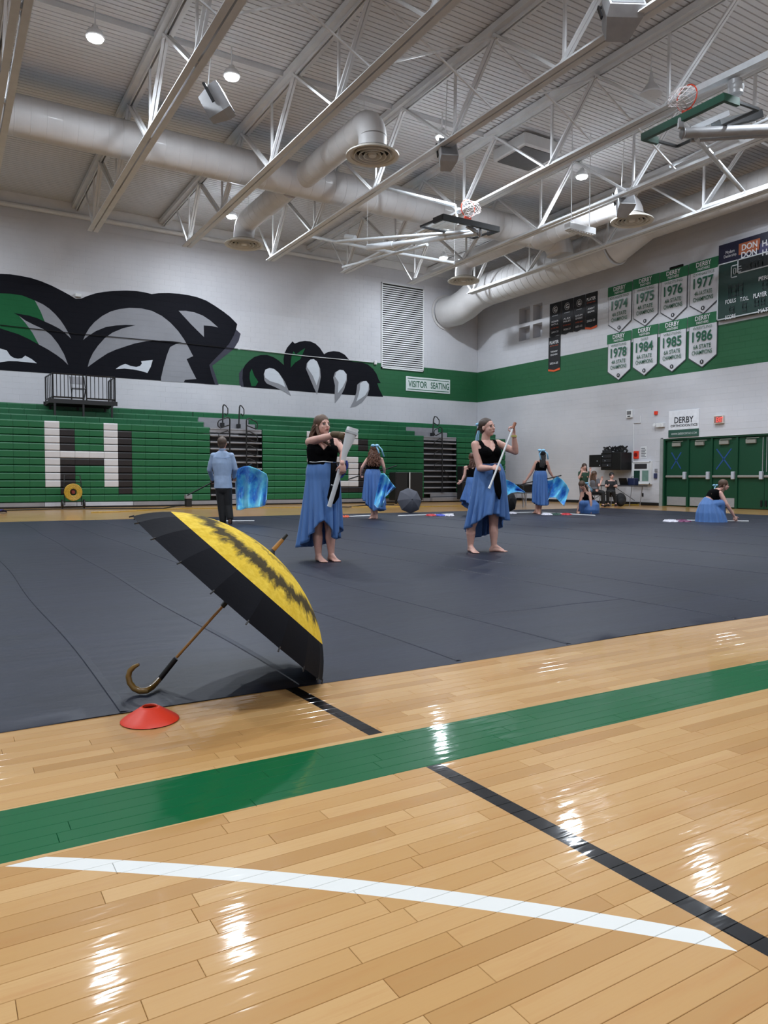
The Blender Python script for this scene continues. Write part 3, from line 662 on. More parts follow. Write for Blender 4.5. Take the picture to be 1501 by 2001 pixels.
def fixture(name, px, py, wpx, hpx, d, mat, lab, cat, plane='r', parts=None):
    c = wx(px, py, XW) if plane == 'r' else wy(px, py, YW)
    if plane == 'r': a = abs(wx(px + wpx / 2, py, XW).y - wx(px - wpx / 2, py, XW).y) / 2; h_ = abs(wx(px, py - hpx / 2, XW).z - wx(px, py + hpx / 2, XW).z) / 2; mb = MB().bev((XW - d, c.y - a, c.z - h_), (XW - .001, c.y + a, c.z + h_), min(.008, d / 3))
    else: a = abs(wy(px + wpx / 2, py, YW).x - wy(px - wpx / 2, py, YW).x) / 2; h_ = abs(wy(px, py - hpx / 2, YW).z - wy(px, py + hpx / 2, YW).z) / 2; mb = MB().bev((c.x - a, YW - d, c.z - h_), (c.x + a, YW - .001, c.z + h_), min(.02, d / 3))
    if parts:
        t = thing(name, lab, cat, c); obj(parts, mb, mat, t); return t, c, a, h_
    return tag(obj(name, mb, mat), lab, cat), c, a, h_
fixture('wall_emergency_light', 152, 578, 13, 7, .14, M_white, 'small white emergency light box in the notch of the mural head', 'light fixture', 'b')
fixture('junction_box', 733, 709, 5, 8, .08, M_steel, 'small junction box at the foot of the white louvre', 'box', 'b')
# ------------------------------------------------------------------ right wall
RXD, RYD = Vector((0, -1, 0)), Vector((0, 0, 1))
def rt(name, s, px, py, wpx, hpx, mat, parent, off_=.02, bold=0):
    c = wx(px, py, XW - off_); w_ = abs(wx(px + wpx / 2, py, XW).y - wx(px - wpx / 2, py, XW).y); h_ = abs(wx(px, py - hpx / 2, XW).z - wx(px, py + hpx / 2, XW).z)
    return text(name, s, c, w_, h_, mat, parent, RXD, RYD, bold=bold)
M_banner = base('banner_white', (206, 206, 212), .7, 0, .04, 3, bump=.01); M_bgreen = base('banner_green', (34, 104, 66), .7, 0, .06, 3, bump=.01)
M_bedge = base('banner_edge', (70, 74, 80), .7); M_bblack = base('banner_black', (22, 22, 27), .7, 0, .1, 4, bump=.01); M_borange = base('banner_orange', (214, 88, 44), .7); M_btext = base('banner_text', (224, 224, 228), .6)
ya, yd = wx(1190, 563, XW).y, wx(1410, 507, XW).y; step = (ya - yd) / 4
rows = [[('BOYS INDOOR TRACK', '1974', '4A STATE'), ('WRESTLING', '1975', '4A STATE'), ('WRESTLING', '1976', '4A STATE'), ('GYMNASTICS', '1977', '4A-1A STATE')],
        [('WRESTLING', '1978', '4A STATE'), ('GOLF', '1984', '6A STATE'), ('WRESTLING', '1985', '6A STATE'), ('WRESTLING', '1986', '6A STATE')]]
for r_i, (zt, zb) in enumerate(((wx(1190, 563, XW).z, wx(1214, 650, XW).z), (wx(1190, 655, XW).z, wx(1214, 743, XW).z))):
    for k in range(4):
        y_l = ya - k * step; y_r = y_l - step + .03; sport, year, st = rows[r_i][k]; X0 = XW - .03; cy = (y_l + y_r) / 2; Ht = zt - zb; dz = (.03 if k % 2 else 0) + (.02 if k == 2 else 0)
        t = thing('championship_banner', '%s pennant dated %s for %s, %s of the %s row' % (['white and green', 'green headed'][r_i], year, sport.lower(), ['leftmost', 'second', 'third', 'rightmost'][k], 'upper' if r_i == 0 else 'lower'), 'banner', (X0, cy, zt), 'championship pennants on the right wall')
        hz = zt - Ht * .2
        def wav(y0_, y1_, z0_, z1_, mat, nm, lay, pts=None):
            mb = MB(); n = 10; P = pts or [(y0_, z1_), (y0_, z0_), (y1_, z0_), (y1_, z1_)]
            mb.prism([(X0 - lay * .008 - .01 * math.sin((yy_ - cy) * 5 + k), yy_, zz_ + dz) for yy_, zz_ in P], (.006, 0, 0)); return obj(nm, mb, mat, t, fix=True)
        wav(y_l, y_r, hz, zt, M_bgreen, 'header', 2)
        i_ = .03
        wav(0, 0, 0, 0, M_bedge, 'border', 0, [(y_l - i_, hz + .02), (y_l - i_, zb + Ht * .2), (cy, zb), (y_r + i_, zb + Ht * .2), (y_r + i_, hz + .02)])
        i_ = .055
        wav(0, 0, 0, 0, M_banner, 'field', 1, [(y_l - i_, hz + .0), (y_l - i_, zb + Ht * .215), (cy, zb + .035), (y_r + i_, zb + Ht * .215), (y_r + i_, hz + .0)])
        W_ = step * .8; xo = X0 - .035
        tx = lambda s, z_, w_, h_, m_, b=0: text('lettering', s, (xo, cy, z_ + dz), W_ * w_, h_, m_, t, RXD, RYD, bold=b)
        tx('DERBY', zt - Ht * .07, .6, Ht * .085, M_btext, .015); tx('PANTHERS', zt - Ht * .155, .48, Ht * .05, M_btext, .01)
        tx(sport, zt - Ht * .25, min(.95, .085 * len(sport)), Ht * .05, M_gtext); tx(year, zt - Ht * .41, .8, Ht * .2, M_gtext, .02)
        tx(st, zt - Ht * .6, .7, Ht * .08, M_gtext, .01); tx('CHAMPIONS', zt - Ht * .71, .8, Ht * .08, M_gtext, .01)
        em = MB(); c = Vector((xo, cy, zb + Ht * .11 + dz))
        em.lathe(c, [(.0, 0), (.075, 0)], 8, axis=(-1, 0, 0)); o = obj('emblem', em, M_ktext, t)
        obj('emblem', MB().box((xo - .004, cy - .02, c.z - .035), (xo - .002, cy + .02, c.z + .035)), M_banner, t)
y4 = [wx(x, y, XW).y for x, y in ((1075, 595), (1098, 590), (1122, 583), (1145, 577), (1169, 570))]; zt = wx(1075, 595, XW).z; zb = wx(1090, 657, XW).z
lines = [('player', 'HONOR', '2020-21'), ('player', 'ROLL', '2021-22'), ('player', 'DYLAN', '2021-22'), ('award', 'PLAYER', '2022-23')]
for k in range(5):
    if k < 4: yl, yr, z1_, z0_ = y4[k] - .01, y4[k + 1] + .01, zt, zb
    else: yl, yr = wx(1073, 660, XW).y, wx(1096, 656, XW).y; z1_, z0_ = wx(1073, 660, XW).z, wx(1075, 726, XW).z
    cy = (yl + yr) / 2; X0 = XW - .02; h_ = z1_ - z0_
    nm = ['leftmost of the four in a row', 'second of the four in a row', 'third of the four in a row', 'rightmost of the four, with orange hem', 'hanging alone below the row, crossing the green band'][k]
    t = thing('player_banner', 'narrow black award banner, ' + nm, 'banner', (X0, cy, z1_), 'black award banners')
    obj('field', MB().prism([(X0, yl, z1_), (X0, yl, z0_ + .04), (X0, (yl * 2 + yr) / 3, z0_), (X0, (yl + 2 * yr) / 3, z0_ + .05), (X0, yr, z0_ + .02), (X0, yr, z1_)], (.006, 0, 0)), M_bblack, t, fix=True)
    T = lambda s, z_, w_, hh, m_, nm_='lettering', b=0: text(nm_, s, (X0 - .012, cy, z_), abs(yl - yr) * w_, hh, m_, t, RXD, RYD, bold=b)
    if k < 3:
        ring = [Vector((X0 - .014, cy + .14 * math.cos(q / 20 * 2 * PI), z1_ - h_ * .2 + .14 * math.sin(q / 20 * 2 * PI))) for q in range(21)]
        obj('emblem', MB().tube(ring, .006, 5), M_btext, t); T('G', z1_ - h_ * .2, .24, .17, M_btext, b=.02); T('AWARD', z1_ - h_ * .38, .5, .03, M_btext)
        T(['HONOR', 'ALEX', 'DYLAN'][k], z1_ - h_ * .55, .6, .07, M_btext, b=.01); T(['ROLL', 'MILES', 'EDWARDS'][k], z1_ - h_ * .63, .6, .07, M_btext, b=.01)
        T('OF THE YEAR', z1_ - h_ * .74, .65, .05, M_borange); T(['2021-21', '2020-21', '2021-22'][k], z1_ - h_ * .86, .6, .07, M_btext, b=.01)
    else:
        T('PLAYER', z1_ - h_ * .17, .75, .13, M_btext, b=.015); T('OF THE YEAR', z1_ - h_ * .27, .7, .04, M_borange)
        T(['ANDY', 'TIFFANY'][k - 3], z1_ - h_ * .44, .6, .07, M_btext, b=.01); T(['BROWN', 'DUNN'][k - 3], z1_ - h_ * .53, .55, .07, M_btext, b=.01)
        T(['2022-23', '2024-25'][k - 3], z1_ - h_ * .78, .7, .08, M_btext, b=.01)
        obj('hem', MB().prism([(X0 - .008, yl, z0_ + .1), (X0 - .008, yl, z0_ + .02), (X0 - .008, cy, z0_ - .04), (X0 - .008, yr, z0_ + .0), (X0 - .008, yr, z0_ + .09), (X0 - .008, cy, z0_ + .03)], (.006, 0, 0)), M_borange, t, fix=True)
# scoreboard
yl = wx(1411, 482, XW).y; yr = yl - 5.2; z1_ = wx(1411, 482, XW).z; z0_ = wx(1409, 628, XW).z; zs = wx(1411, 519, XW).z
M_sb = base('scoreboard_green', (20, 52, 46), .4, 0, .05); M_navy = base('scoreboard_navy', (28, 28, 54), .45); M_seg = base('unlit_segment', (40, 50, 52), .4); M_frame = base('white_frame', (196, 202, 206), .5); M_dig = base('digit_panel', (14, 22, 26), .3)
M_sborange = base('sponsor_orange', (176, 96, 62), .5); M_sbpurple = base('sponsor_purple', (72, 70, 108), .5)
t = thing('scoreboard', 'dark green scoreboard with white frame at the right edge of the picture', 'scoreboard', (XW, yl, z0_))
obj('cabinet', MB().box((XW - .18, yr, z0_), (XW - .001, yl, zs)), M_sb, t); obj('sponsor_panel', MB().box((XW - .16, yr, zs), (XW - .001, yl, z1_)), M_navy, t)
mb = MB(); w_ = .035
for q in ((yr, yl, z0_, z0_ + w_), (yl - w_, yl, z0_, zs), (yr, yl, zs - w_, zs)): mb.box((XW - .2, q[0], q[2]), (XW - .178, q[1], q[3]))
pL = wx(1461, 0, XW).y; pz0 = wx(1461, 534, XW).z
mb.box((XW - .2, pL - w_, pz0), (XW - .178, pL, zs)); mb.box((XW - .2, pL - 2.4, pz0), (XW - .178, pL, pz0 + w_)); obj('white_frame', mb, M_frame, t)
obj('clock_panel', MB().box((XW - .186, pL - 2.4, pz0 + w_), (XW - .179, pL - w_, zs - w_)), M_dig, t)
def srect(px0, py0, px1, py1, mat, nm, d=.19):
    a = wx(px0, py0, XW - d); b = wx(px1, py1, XW - d); mb = MB().box((XW - d, b.y, b.z), (XW - d + .008, a.y, a.z)); return obj(nm, mb, mat, t)
srect(1444, 477, 1485, 487, M_sborange, 'sponsor_block', .17); srect(1484, 476.5, 1530, 490, M_sbpurple, 'sponsor_block', .17)
rt('lettering', 'DON', 1465, 480, 30, 12, M_btext, t, .175, .02); rt('lettering', 'DON', 1464, 495, 30, 12, M_btext, t, .175, .02)
rt('lettering', 'HATTAN', 1519, 468, 58, 12, M_btext, t, .185, .02); rt('lettering', 'HATTAN', 1519, 486, 58, 12, M_btext, t, .185, .02)
rt('lettering', 'Modern', 1427, 491.5, 17, 6, M_btext, t, .175); rt('lettering', 'Dealership', 1427, 500, 24, 7, M_btext, t, .175)
rt('lettering', 'FOULS', 1428, 588.5, 20, 8, M_btext, t, .2, .01); rt('lettering', 'T.O.L.', 1455, 583.5, 17, 8, M_btext, t, .2, .01); rt('lettering', 'PLAYER', 1485.5, 576, 26, 9, M_btext, t, .2, .01)
rt('lettering', 'SCORE', 1427.5, 619, 20, 8, M_btext, t, .2, .01); rt('lettering', 'MATCH', 1498, 605, 32, 8, M_btext, t, .2, .01); rt('lettering', 'PERIOD', 1501, 541, 36, 8, M_btext, t, .2, .01)
def digit(px, py, wpx, hpx):
    mb = MB()
    for dx, dy, hor in ((0, -1, 1), (0, 0, 1), (0, 1, 1), (-1, -.5, 0), (1, -.5, 0), (-1, .5, 0), (1, .5, 0)):
        c = wx(px + dx * wpx / 2, py + dy * hpx / 2, XW - .195); a = .1 if hor else .016; b = .016 if hor else .14
        mb.box((c.x, c.y - a * wpx / 10, c.z - b * hpx / 18), (c.x + .006, c.y + a * wpx / 10, c.z + b * hpx / 18))
    obj('digit', mb, M_seg, t)
for q in ((1434, 569, 9, 18), (1447, 566, 9, 18), (1495, 556, 8, 15), (1455, 600, 7, 13), (1479, 590, 7, 14), (1491, 587, 7, 14), (1472, 518, 9, 15), (1486, 514, 9, 15), (1425, 571, 3, 18), (1430, 605, 8, 10)): digit(*q)
em = MB(); c = wx(1435, 530, XW - .2)
for q in ((-.12, -.2, .1, -.17), (-.12, .17, .1, .2), (-.12, -.2, -.09, .2), (.04, -.1, .07, .1), (-.04, -.1, -.01, .1), (-.04, .08, .07, .1), (-.04, -.1, .07, -.08), (.14, .1, .24, .12), (.14, .02, .26, .04), (.14, -.06, .24, -.04)): em.box((c.x, c.y - q[2], c.z + q[1]), (c.x + .005, c.y - q[0], c.z + q[3]))
obj('emblem', em, M_frame, t)
# sponsor sign, exit sign, small wall fittings
a, b = wx(1308, 804, XW), wx(1366, 854, XW); zg = wx(1308, 841, XW).z
t = thing('sponsor_sign', 'white sign reading DERBY ORTHODONTICS above the green doors', 'sign', (XW, a.y, b.z))
obj('board', MB().bev((XW - .03, b.y, zg), (XW - .001, a.y, a.z), .006), base('sign_board', (224, 226, 232), .5), t); obj('lower_strip', MB().bev((XW - .03, b.y, wx(1308, 855, XW).z), (XW - .001, a.y, zg), .006), base('strip_green', (44, 84, 72), .5), t)
rt('lettering', 'DERBY', 1336.5, 820, 37, 12, M_ktext, t, .035, .01); rt('lettering', 'ORTHODONTICS', 1336.5, 831, 52, 4.5, M_ktext, t, .035, .01); rt('lettering', 'WWW.DERBYORTHO.COM', 1336.5, 847, 50, 4, M_sign, t, .035)
t, c, a, h_ = fixture('exit_sign', 1407, 820, 18, 16, .1, M_beige, 'red lit EXIT sign above the green doors', 'sign', parts='housing')
obj('face', MB().box((XW - .104, c.y - a * .85, c.z - h_ * .8), (XW - .1, c.y + a * .85, c.z + h_ * .8)), base('exit_face', (150, 110, 104), .5), t)
rt('lettering', 'EXIT', 1406.5, 820, 13, 9.5, base('exit_red', (240, 70, 60), .5, emit=((1, .12, .1), .8)), t, .125, .01)
fixture('strobe_alarm', 1283, 807, 6, 7, .06, M_red, 'small red fire strobe on the wall left of the white sign', 'alarm')
t, c, a, h_ = fixture('wall_speaker', 1232, 809, 11, 15, .08, M_white, 'white wall speaker panel high left of the red strobe', 'speaker', parts='plate')
obj('grille', MB().box((XW - .084, c.y - a * .7, c.z - h_ * .2), (XW - .08, c.y + a * .7, c.z + h_ * .75)), base('speaker_grille', (112, 112, 114), .6), t); obj('slot', MB().box((XW - .084, c.y - a * .5, c.z - h_ * .75), (XW - .08, c.y + a * .5, c.z - h_ * .5)), M_dark, t)
t, c, a, h_ = fixture('emergency_light', 1293, 831, 14, 8, .12, M_white, 'white twin head emergency light beside the sponsor sign', 'light fixture', parts='housing')
for s in (-1, 1): obj('lamp_head', MB().lathe((XW - .13, c.y + s * a * .8 + .1, c.z + .02), [(.02, .05), (.06, .02), (.06, 0), (.01, 0)], 14, axis=(1, 0, 0), caps=True), M_white, t, smooth=True)
q = [wx(*v, XW - .02) for v in ((1238.5, 905), (1238.5, 827), (1252, 826), (1252, 812))]
tag(obj('wall_conduit', MB().tube(q, .018, 6), M_white), 'thin white conduit bending up the wall above the media rack', 'conduit')
t, c, a, h_ = fixture('alarm_panel', 1244.5, 889, 9, 15, .06, M_red, 'red notice panel on the wall beside the black rack', 'panel', parts='plate'); obj('seal', MB().lathe((XW - .062, c.y, c.z), [(.0, 0), (.08, 0)], 16, axis=(-1, 0, 0)), base('dark_red', (120, 20, 22), .5), t)
t, c, a, h_ = fixture('notice_sheet', 1258, 884, 12, 23, .01, M_white, 'white printed notice sheet right of the red panel', 'poster', parts='sheet')
for k in range(6): obj('print_block', MB().box((XW - .013, c.y - a * .8 + (k % 2) * a * .3, c.z - h_ * .8 + k * h_ * .28), (XW - .01, c.y + a * .75, c.z - h_ * .68 + k * h_ * .28)), base('print_grey', (96, 98, 106), .6), t)
t, c, a, h_ = fixture('display_cabinet', 1257.5, 924, 36, 45, .12, M_white, 'white framed notice cabinet with posters left of the doors', 'cabinet', parts='cabinet_body')
X0 = XW - .125
for q in ((-.75, .35, .6, .78), (-.8, -.72, -.15, .2), (.1, -.72, .78, .2)): obj('window', MB().box((X0, c.y - q[2] * a, c.z + q[1] * h_), (X0 + .01, c.y - q[0] * a, c.z + q[3] * h_)), [base('cab_dark', (52, 50, 54), .3), base('cab_green', (28, 62, 54), .3), base('cab_poster', (118, 150, 140), .4)][[-.75, -.8, .1].index(q[0])], t)
for q in ((-.98, -.98, .98, -.9), (-.98, .9, .98, .98), (-.98, -.98, -.9, .98), (.9, -.98, .98, .98)): obj('frame_rail', MB().box((X0 - .02, c.y - q[2] * a, c.z + q[1] * h_), (X0 + .02, c.y - q[0] * a, c.z + q[3] * h_)), M_white, t)
fixture('wall_switch', 1283, 919, 5, 6, .04, M_alu, 'small steel key switch on the wall beside the door frame', 'switch'); fixture('blue_call_box', 1282, 930, 6, 10, .05, base('box_blue', (52, 58, 92), .5), 'dark blue call box below the key switch', 'box'); fixture('wall_socket', 1256.5, 967, 3, 7, .02, M_black, 'black wall socket low between cabinet and doors', 'socket')
fixture('dark_vent', 1323, 522, 26, 5, .05, M_dark, 'dark slot in the wall above the 1976 pennant', 'vent')

# doors
XD = XW + .13; edges = [1301.5, 1346, 1392, 1441.5, 1495]
ye = [wx(e, 950, XD).y for e in edges]; wd = (ye[0] - ye[-1]) / 4; ye += [ye[-1] - wd * (k + 1) for k in range(3)]
mb = MB(); mb.box((XD - .1, ye[-1] - .1, DZ - .07), (XD + .04, DY1, DZ)); mb.box((XD - .1, ye[0], 0), (XD + .04, DY1, DZ - .07))
struct('trim_4', mb, M_door); struct('trim_5', MB().box((XW, DY1 - .0, DZ), (XW + .25, DY1 + .1, DZ + .02)).box((XW + .15, DY0, 0), (XW + .3, DY1, DZ)), M_dark)
struct('trim_6', MB().box((XW - .0, ye[-1], DZ - .012), (XW + .03, DY1, DZ)), M_white)
M_tape = base('blue_tape', (34, 74, 140), .5)
for k in range(6):
    y1_, y0_ = ye[k], ye[k + 1]
    mbm = MB().box((XD - .08, y0_ - .035, 0), (XD + .03, y0_ + .035, DZ - .07))
    if k != 3: struct('trim_%d' % (7 + k), mbm, M_door)
    a, b = y0_ + (.04 if k != 3 else .006), y1_ - (.04 if k != 4 else .006)
    d = struct('door_%d' % (k + 1), MB().bev((XD - .03, a, .02), (XD + .02, b, DZ - .08), .006), M_door)
    if k not in (3, 4): obj('kick_plate', MB().bev((XD - .036, a + .04, .04), (XD - .03, b - .04, .34), .003), M_chrome, d)
    obj('push_bar', MB().bev((XD - .12, a + .08, 1.02), (XD - .05, b - .02, 1.1), .015), base('bar_steel', (160, 158, 154), .35, .3), d)
    obj('bar_housing', MB().bev((XD - .14, a + .02, .96), (XD - .03, a + .13, 1.22), .015), M_alub, d)
    obj('door_closer', MB().bev((XD - .11, (a + b) / 2 - .16, DZ - .3), (XD - .03, (a + b) / 2 + .18, DZ - .16), .012).beam((XD - .13, (a + b) / 2 + .12, DZ - .13), (XD - .13, (a + b) / 2 - .3, DZ - .13), .03, .02), base('closer_grey', (142, 142, 134), .4), d)
    if k in (3, 4): obj('vertical_rod', MB().tube([(XD - .05, a + .06 if k == 3 else b - .06, 1.2), (XD - .05, a + .06 if k == 3 else b - .06, DZ - .12)], .012, 6), M_chrome, d); obj('floor_bolt', MB().bev((XD - .07, a + .04 if k == 3 else b - .1, .1), (XD - .03, a + .1 if k == 3 else b - .04, .3), .01), M_dark, d)
    if k in (0, 2):
        ctr = wx([1321.5, 0, 1414.5][k], [900, 0, 897][k], XD - .032); hy, hz = (.2, .29) if k == 0 else (.27, .34)
        obj('tape_cross', MB().beam(ctr + Vector((0, -hy, -hz)), ctr + Vector((0, hy, hz)), .04, .003, (1, 0, 0)).beam(ctr + Vector((0, hy, -hz)), ctr + Vector((0, -hy, hz)), .04, .003, (1, 0, 0)), M_tape, d)

# ------------------------------------------------------------------ bleachers
YB = 24.88; MODW = .4325; RH = .2285; Z0B = .18; TD = .66
def row_y(k): return YB + (0 if k <= 10 else TD * (k - 10)) + (.004 * k)
def row_z(k): return Z0B + RH * k
SEG = [(-34, 12, 2.785), (0, 16, 9.9), (0, 6, 18.5)]
SX = wy(703, 890, YB).x
def colour(x, k):
    def hit(x_, k_):
        c = int(math.floor((x_ - 2.785) / MODW + .5))
        if 2 <= k_ <= 10 and 0 <= c <= 4 and (c in (0, 4) or k_ == 6): return True
        c = int(math.floor((x_ - SX) / MODW + .5))      # S, c = -5..-1
        if -5 <= c <= -1 and 2 <= k_ <= 10:
            if k_ in (10, 9) and c >= -4 and False: return True
            if k_ == 10 or k_ == 6 or k_ == 2: return True
            if c == -5 and k_ in (7, 8, 9): return True
            if c == -1 and k_ in (3, 4, 5, 9): return True
            if c == -5 and k_ == 3: return True
        return False
    if hit(x, k): return 1
    if hit(x - MODW, k + 1): return 2
    return 0
t = thing('bleacher', 'green plastic telescopic bleacher folded against the back wall, white block letters on it', 'bleacher', (8, YB + 1, 0))
mods = []
xr_end = {12: 19.3 * 26.0 / 24.9}
for si, (c0, c1, xo) in enumerate(SEG):
    for k in range(14):
        cs, ce = c0, c1
        for c in range(cs, ce):
            x = xo + c * MODW
            if si == 2 and k == 13: pass
            mods.append((x, k, colour(x, k) if si < 2 else 0))
for c in range(5): mods.append((8.0 + c * .38, 13, 0, .38)) ; 
for c in range(4): mods.append((16.82 + c * .42, 13, 0, .42))
mods = [m_ for m_ in mods]
def vis(m_):
    p = pr((m_[0], row_y(m_[1]), row_z(m_[1]) + .1)); return -30 < p[0] < 1501
mods.sort(key=lambda m_: (vis(m_), m_[1] <= 10, -m_[0]), reverse=True)
def module(mb, x, k, w_=MODW, mi=0):
    y_, z_ = row_y(k), row_z(k); g = .003; d = .3 if k < 11 else .3
    P = [(y_ + .02, z_ + .012), (y_, z_ + .03), (y_ - .012, z_ + RH - .04), (y_ - .004, z_ + RH - .012), (y_ + .02, z_ + RH - .004), (y_ + d, z_ + RH - .004)]
    mb.loft([[(x + g, a, b) for a, b in P], [(x + w_ - g, a, b) for a, b in P]], False, closed=False, mi=mi)
    mb.add([(x + g, a, b) for a, b in P], [tuple(range(6))], mi); mb.add([(x + w_ - g, a, b) for a, b in P], [tuple(range(6))[::-1]], mi)
MM = [M_green, M_seatw, M_seatb]; proto = {}
for i, m_ in enumerate(mods[:300]):
    key = (m_[2], len(m_) > 3)
    if key not in proto:
        mb = MB(); module(mb, m_[0], m_[1], m_[3] if len(m_) > 3 else MODW); proto[key] = (obj('seat_module', mb, MM[m_[2]], t), m_)
        o = proto[key][0]
    else:
        q, m0 = proto[key]; o = q.copy(); COL.objects.link(o); o.parent = t
        o.location = (m_[0] - m0[0], row_y(m_[1]) - row_y(m0[1]), row_z(m_[1]) - row_z(m0[1]))
mb = MB()
for m_ in mods[300:]: module(mb, m_[0], m_[1], m_[3] if len(m_) > 3 else MODW, m_[2])
obj('seat_module_field', mb, MM, t, kind='stuff')
# dark understructure, row gap strips, decks
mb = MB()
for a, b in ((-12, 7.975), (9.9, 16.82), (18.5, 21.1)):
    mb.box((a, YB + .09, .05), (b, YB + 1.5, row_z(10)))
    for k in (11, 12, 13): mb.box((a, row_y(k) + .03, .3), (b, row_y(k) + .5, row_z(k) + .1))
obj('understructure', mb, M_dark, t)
mb = MB()
for k in (10, 11, 12, 13): mb.box((-12, row_y(k) + .3, row_z(k) + .04), (21.1, row_y(min(k + 1, 13)) + .7 * (k == 13) + .02, row_z(k) + .07))
obj('deck_board', mb, M_alu, t)
for a, b, mt in ((-12, 2.75, M_alu), (2.76, 3.68, M_alub), (3.69, 5.4, M_alub), (5.41, 9.9, M_alu), (9.91, 16.8, M_alu), (16.81, 21.1, M_alu)): obj('skirt_panel', MB().bev((a, YB + .01, .05), (b, YB + .04, Z0B - .005), .004), mt, t)
obj('base_rail', MB().box((-12, YB + .02, .012), (21.1, YB + .06, .045)), M_black, t)
# aisles: bare steps
for a, b, nm in ((8.0, 9.88, 'a'), (16.84, 18.48, 'b')):
    for k in range(0, 13):
        y_, z_ = row_y(k), row_z(k)
        if k <= 10:
            obj('aisle_step', MB().bev((a, y_ + .02, z_ + RH - .075), (b, y_ + .4, z_ + RH - .02), .008), M_alu, t)
            obj('aisle_riser', MB().box((a, y_ + .3, z_ - .02), (b, y_ + .32, z_ + RH - .08)), base('riser_dark', (58, 56, 58), .6), t) if k < 10 else obj('aisle_riser', MB().box((a, y_ + .04, z_ + .06), (b, y_ + .06, z_ + RH - .08)), M_alu, t)
        else: obj('aisle_riser', MB().box((a, y_ + .02, z_ + .0), (b, y_ + .06, z_ + RH - .02)), M_alu, t)
    obj('aisle_step', MB().bev((a + .3, YB - .16, .05), (b + .1, YB + .02, .2), .008).bev((a + .3, YB - .02, .22), (b + .1, YB + .02, .38), .008), M_alu, t)
def rail(pts, yp, r=.022, nm='aisle_handrail', lab='', parent=None):
    return obj(nm, MB().tube([wy(x, y, yp) for x, y in pts], r, 8), M_blackm, parent, smooth=True)
def c5(pts): return [(380 + x / 8.34, 780 + y / 8.34) for x, y in pts]
def c6(pts): return [(780 + x / 6.823, 800 + y / 6.823) for x, y in pts]
YR = YB - .06
def handrail(lab, posts, loops, yp, feet=True):
    c = wy(*posts[0], yp); t2 = thing('aisle_handrail', lab, 'handrail', (c.x, yp, .3), 'black bleacher aisle handrails')
    rail(posts, yp, .026, 'post', parent=t2)
    for L in loops: rail(L, yp - .01, .02, 'loop', parent=t2)
    if feet: q = wy(*posts[-1], yp); obj('base_block', MB().bev((q.x - .06, yp - .05, q.z - .02), (q.x + .06, yp + .1, q.z + .12), .01), M_blackm, t2)
handrail('curled black rail high on the left aisle, left one of two', c5([(480, 90), (465, 120), (458, 440)]), [c5([(480, 90), (505, 100), (545, 155), (545, 225), (520, 262), (490, 230)])], row_y(11) - .1)
handrail('curled black rail high on the left aisle, right one of two', c5([(748, 100), (735, 130), (722, 460)]), [c5([(748, 100), (770, 112), (806, 165), (808, 235), (790, 272), (755, 235)])], row_y(11) - .1)
lp = lambda x0_, y_, s: [(x0_, y_ + 30), (x0_ + s * 20, y_ + 5), (x0_ + s * 45, y_), (x0_ + s * 165, y_ + 60), (x0_ + s * 180, y_ + 100), (x0_ + s * 178, y_ + 150), (x0_ + s * 150, y_ + 175), (x0_ + s * 15, y_ + 120)]
handrail('black looped handrail behind the head of the man in the blue shirt', c5([(578, 330), (575, 560), (580, 1000), (582, 1560)]), [c5([(578, 330), (560, 302), (530, 298), (400, 350), (380, 390), (384, 440), (420, 470), (560, 425)]), c5([(578, 560), (545, 512), (400, 565), (388, 640)])], YR)
handrail('black looped handrail at the right side of the left aisle', c5([(848, 345), (846, 700), (850, 1100), (850, 1560)]), [c5(lp(848, y_, 1)) for y_ in (312, 525, 750, 968)], YR)
handrail('curled black rail high on the right aisle', c6([(475, 95), (460, 130), (447, 350)]), [c6([(475, 95), (500, 100), (535, 145), (535, 190), (515, 215), (465, 180)])], row_y(11) - .1)
lq = lambda y_: [(570, y_ + 20), (545, y_), (475, y_ + 40), (465, y_ + 70), (475, y_ + 105), (490, y_ + 115), (565, y_ + 75)]
handrail('long black looped handrail down the middle of the right aisle', c6([(572, 250), (575, 600), (575, 1095)]), [c6(lq(y_)) for y_ in (235, 390, 540, 695)] + [c6([(590, 800), (655, 880), (655, 950), (595, 900)])], YR)

# railed camera platform over the bleacher, with a folding chair on it
YP0, YP1 = 25.75, 26.9
def pz(px, py, y_=YP0): return wy(px, py, y_)
pa, pb = pz(97, 786), pz(226, 786); zt = pz(160, 783).z; zr = pz(160, 733).z
t = thing('camera_platform', 'black railed platform standing on the upper bleacher rows under the mural', 'platform', (pa.x, YP0, zt))
obj('deck', MB().box((pa.x, YP0, zt - .1), (pb.x, YP1, zt)), base('platform_wood', (52, 46, 42), .7), t)
obj('edge_beam', MB().box((pa.x - .05, YP0 - .05, zt - .12), (pb.x + .05, YP0, zt + .02)).box((pa.x - .05, YP1, zt - .12), (pb.x + .05, YP1 + .05, zt + .02)), M_blackm, t)
for x in (pa.x + .15, (pa.x + pb.x) / 2, pb.x - .12):
    for y_ in (YP0, YP1): obj('leg', MB().box((x - .03, y_ - .03, 2.5 if y_ == YP0 else 2.9), (x + .03, y_ + .03, zt - .1)), M_blackm, t)
def guard(x0_, y0_, x1_, y1_, n):
    mb = MB(); a, b = Vector((x0_, y0_, 0)), Vector((x1_, y1_, 0))
    for z in (zt + .08, zr): mb.tube([a + UP * z, b + UP * z], .025, 6)
    for k in range(n + 1): p = a.lerp(b, k / n); mb.tube([p + UP * (zt + (.08 if k not in (0, n) else -.1)), p + UP * zr], .012 if k not in (0, n) else .025, 6)
    obj('guard_rail', mb, M_blackm, t)
xm = (pa.x + pb.x) / 2 + .05
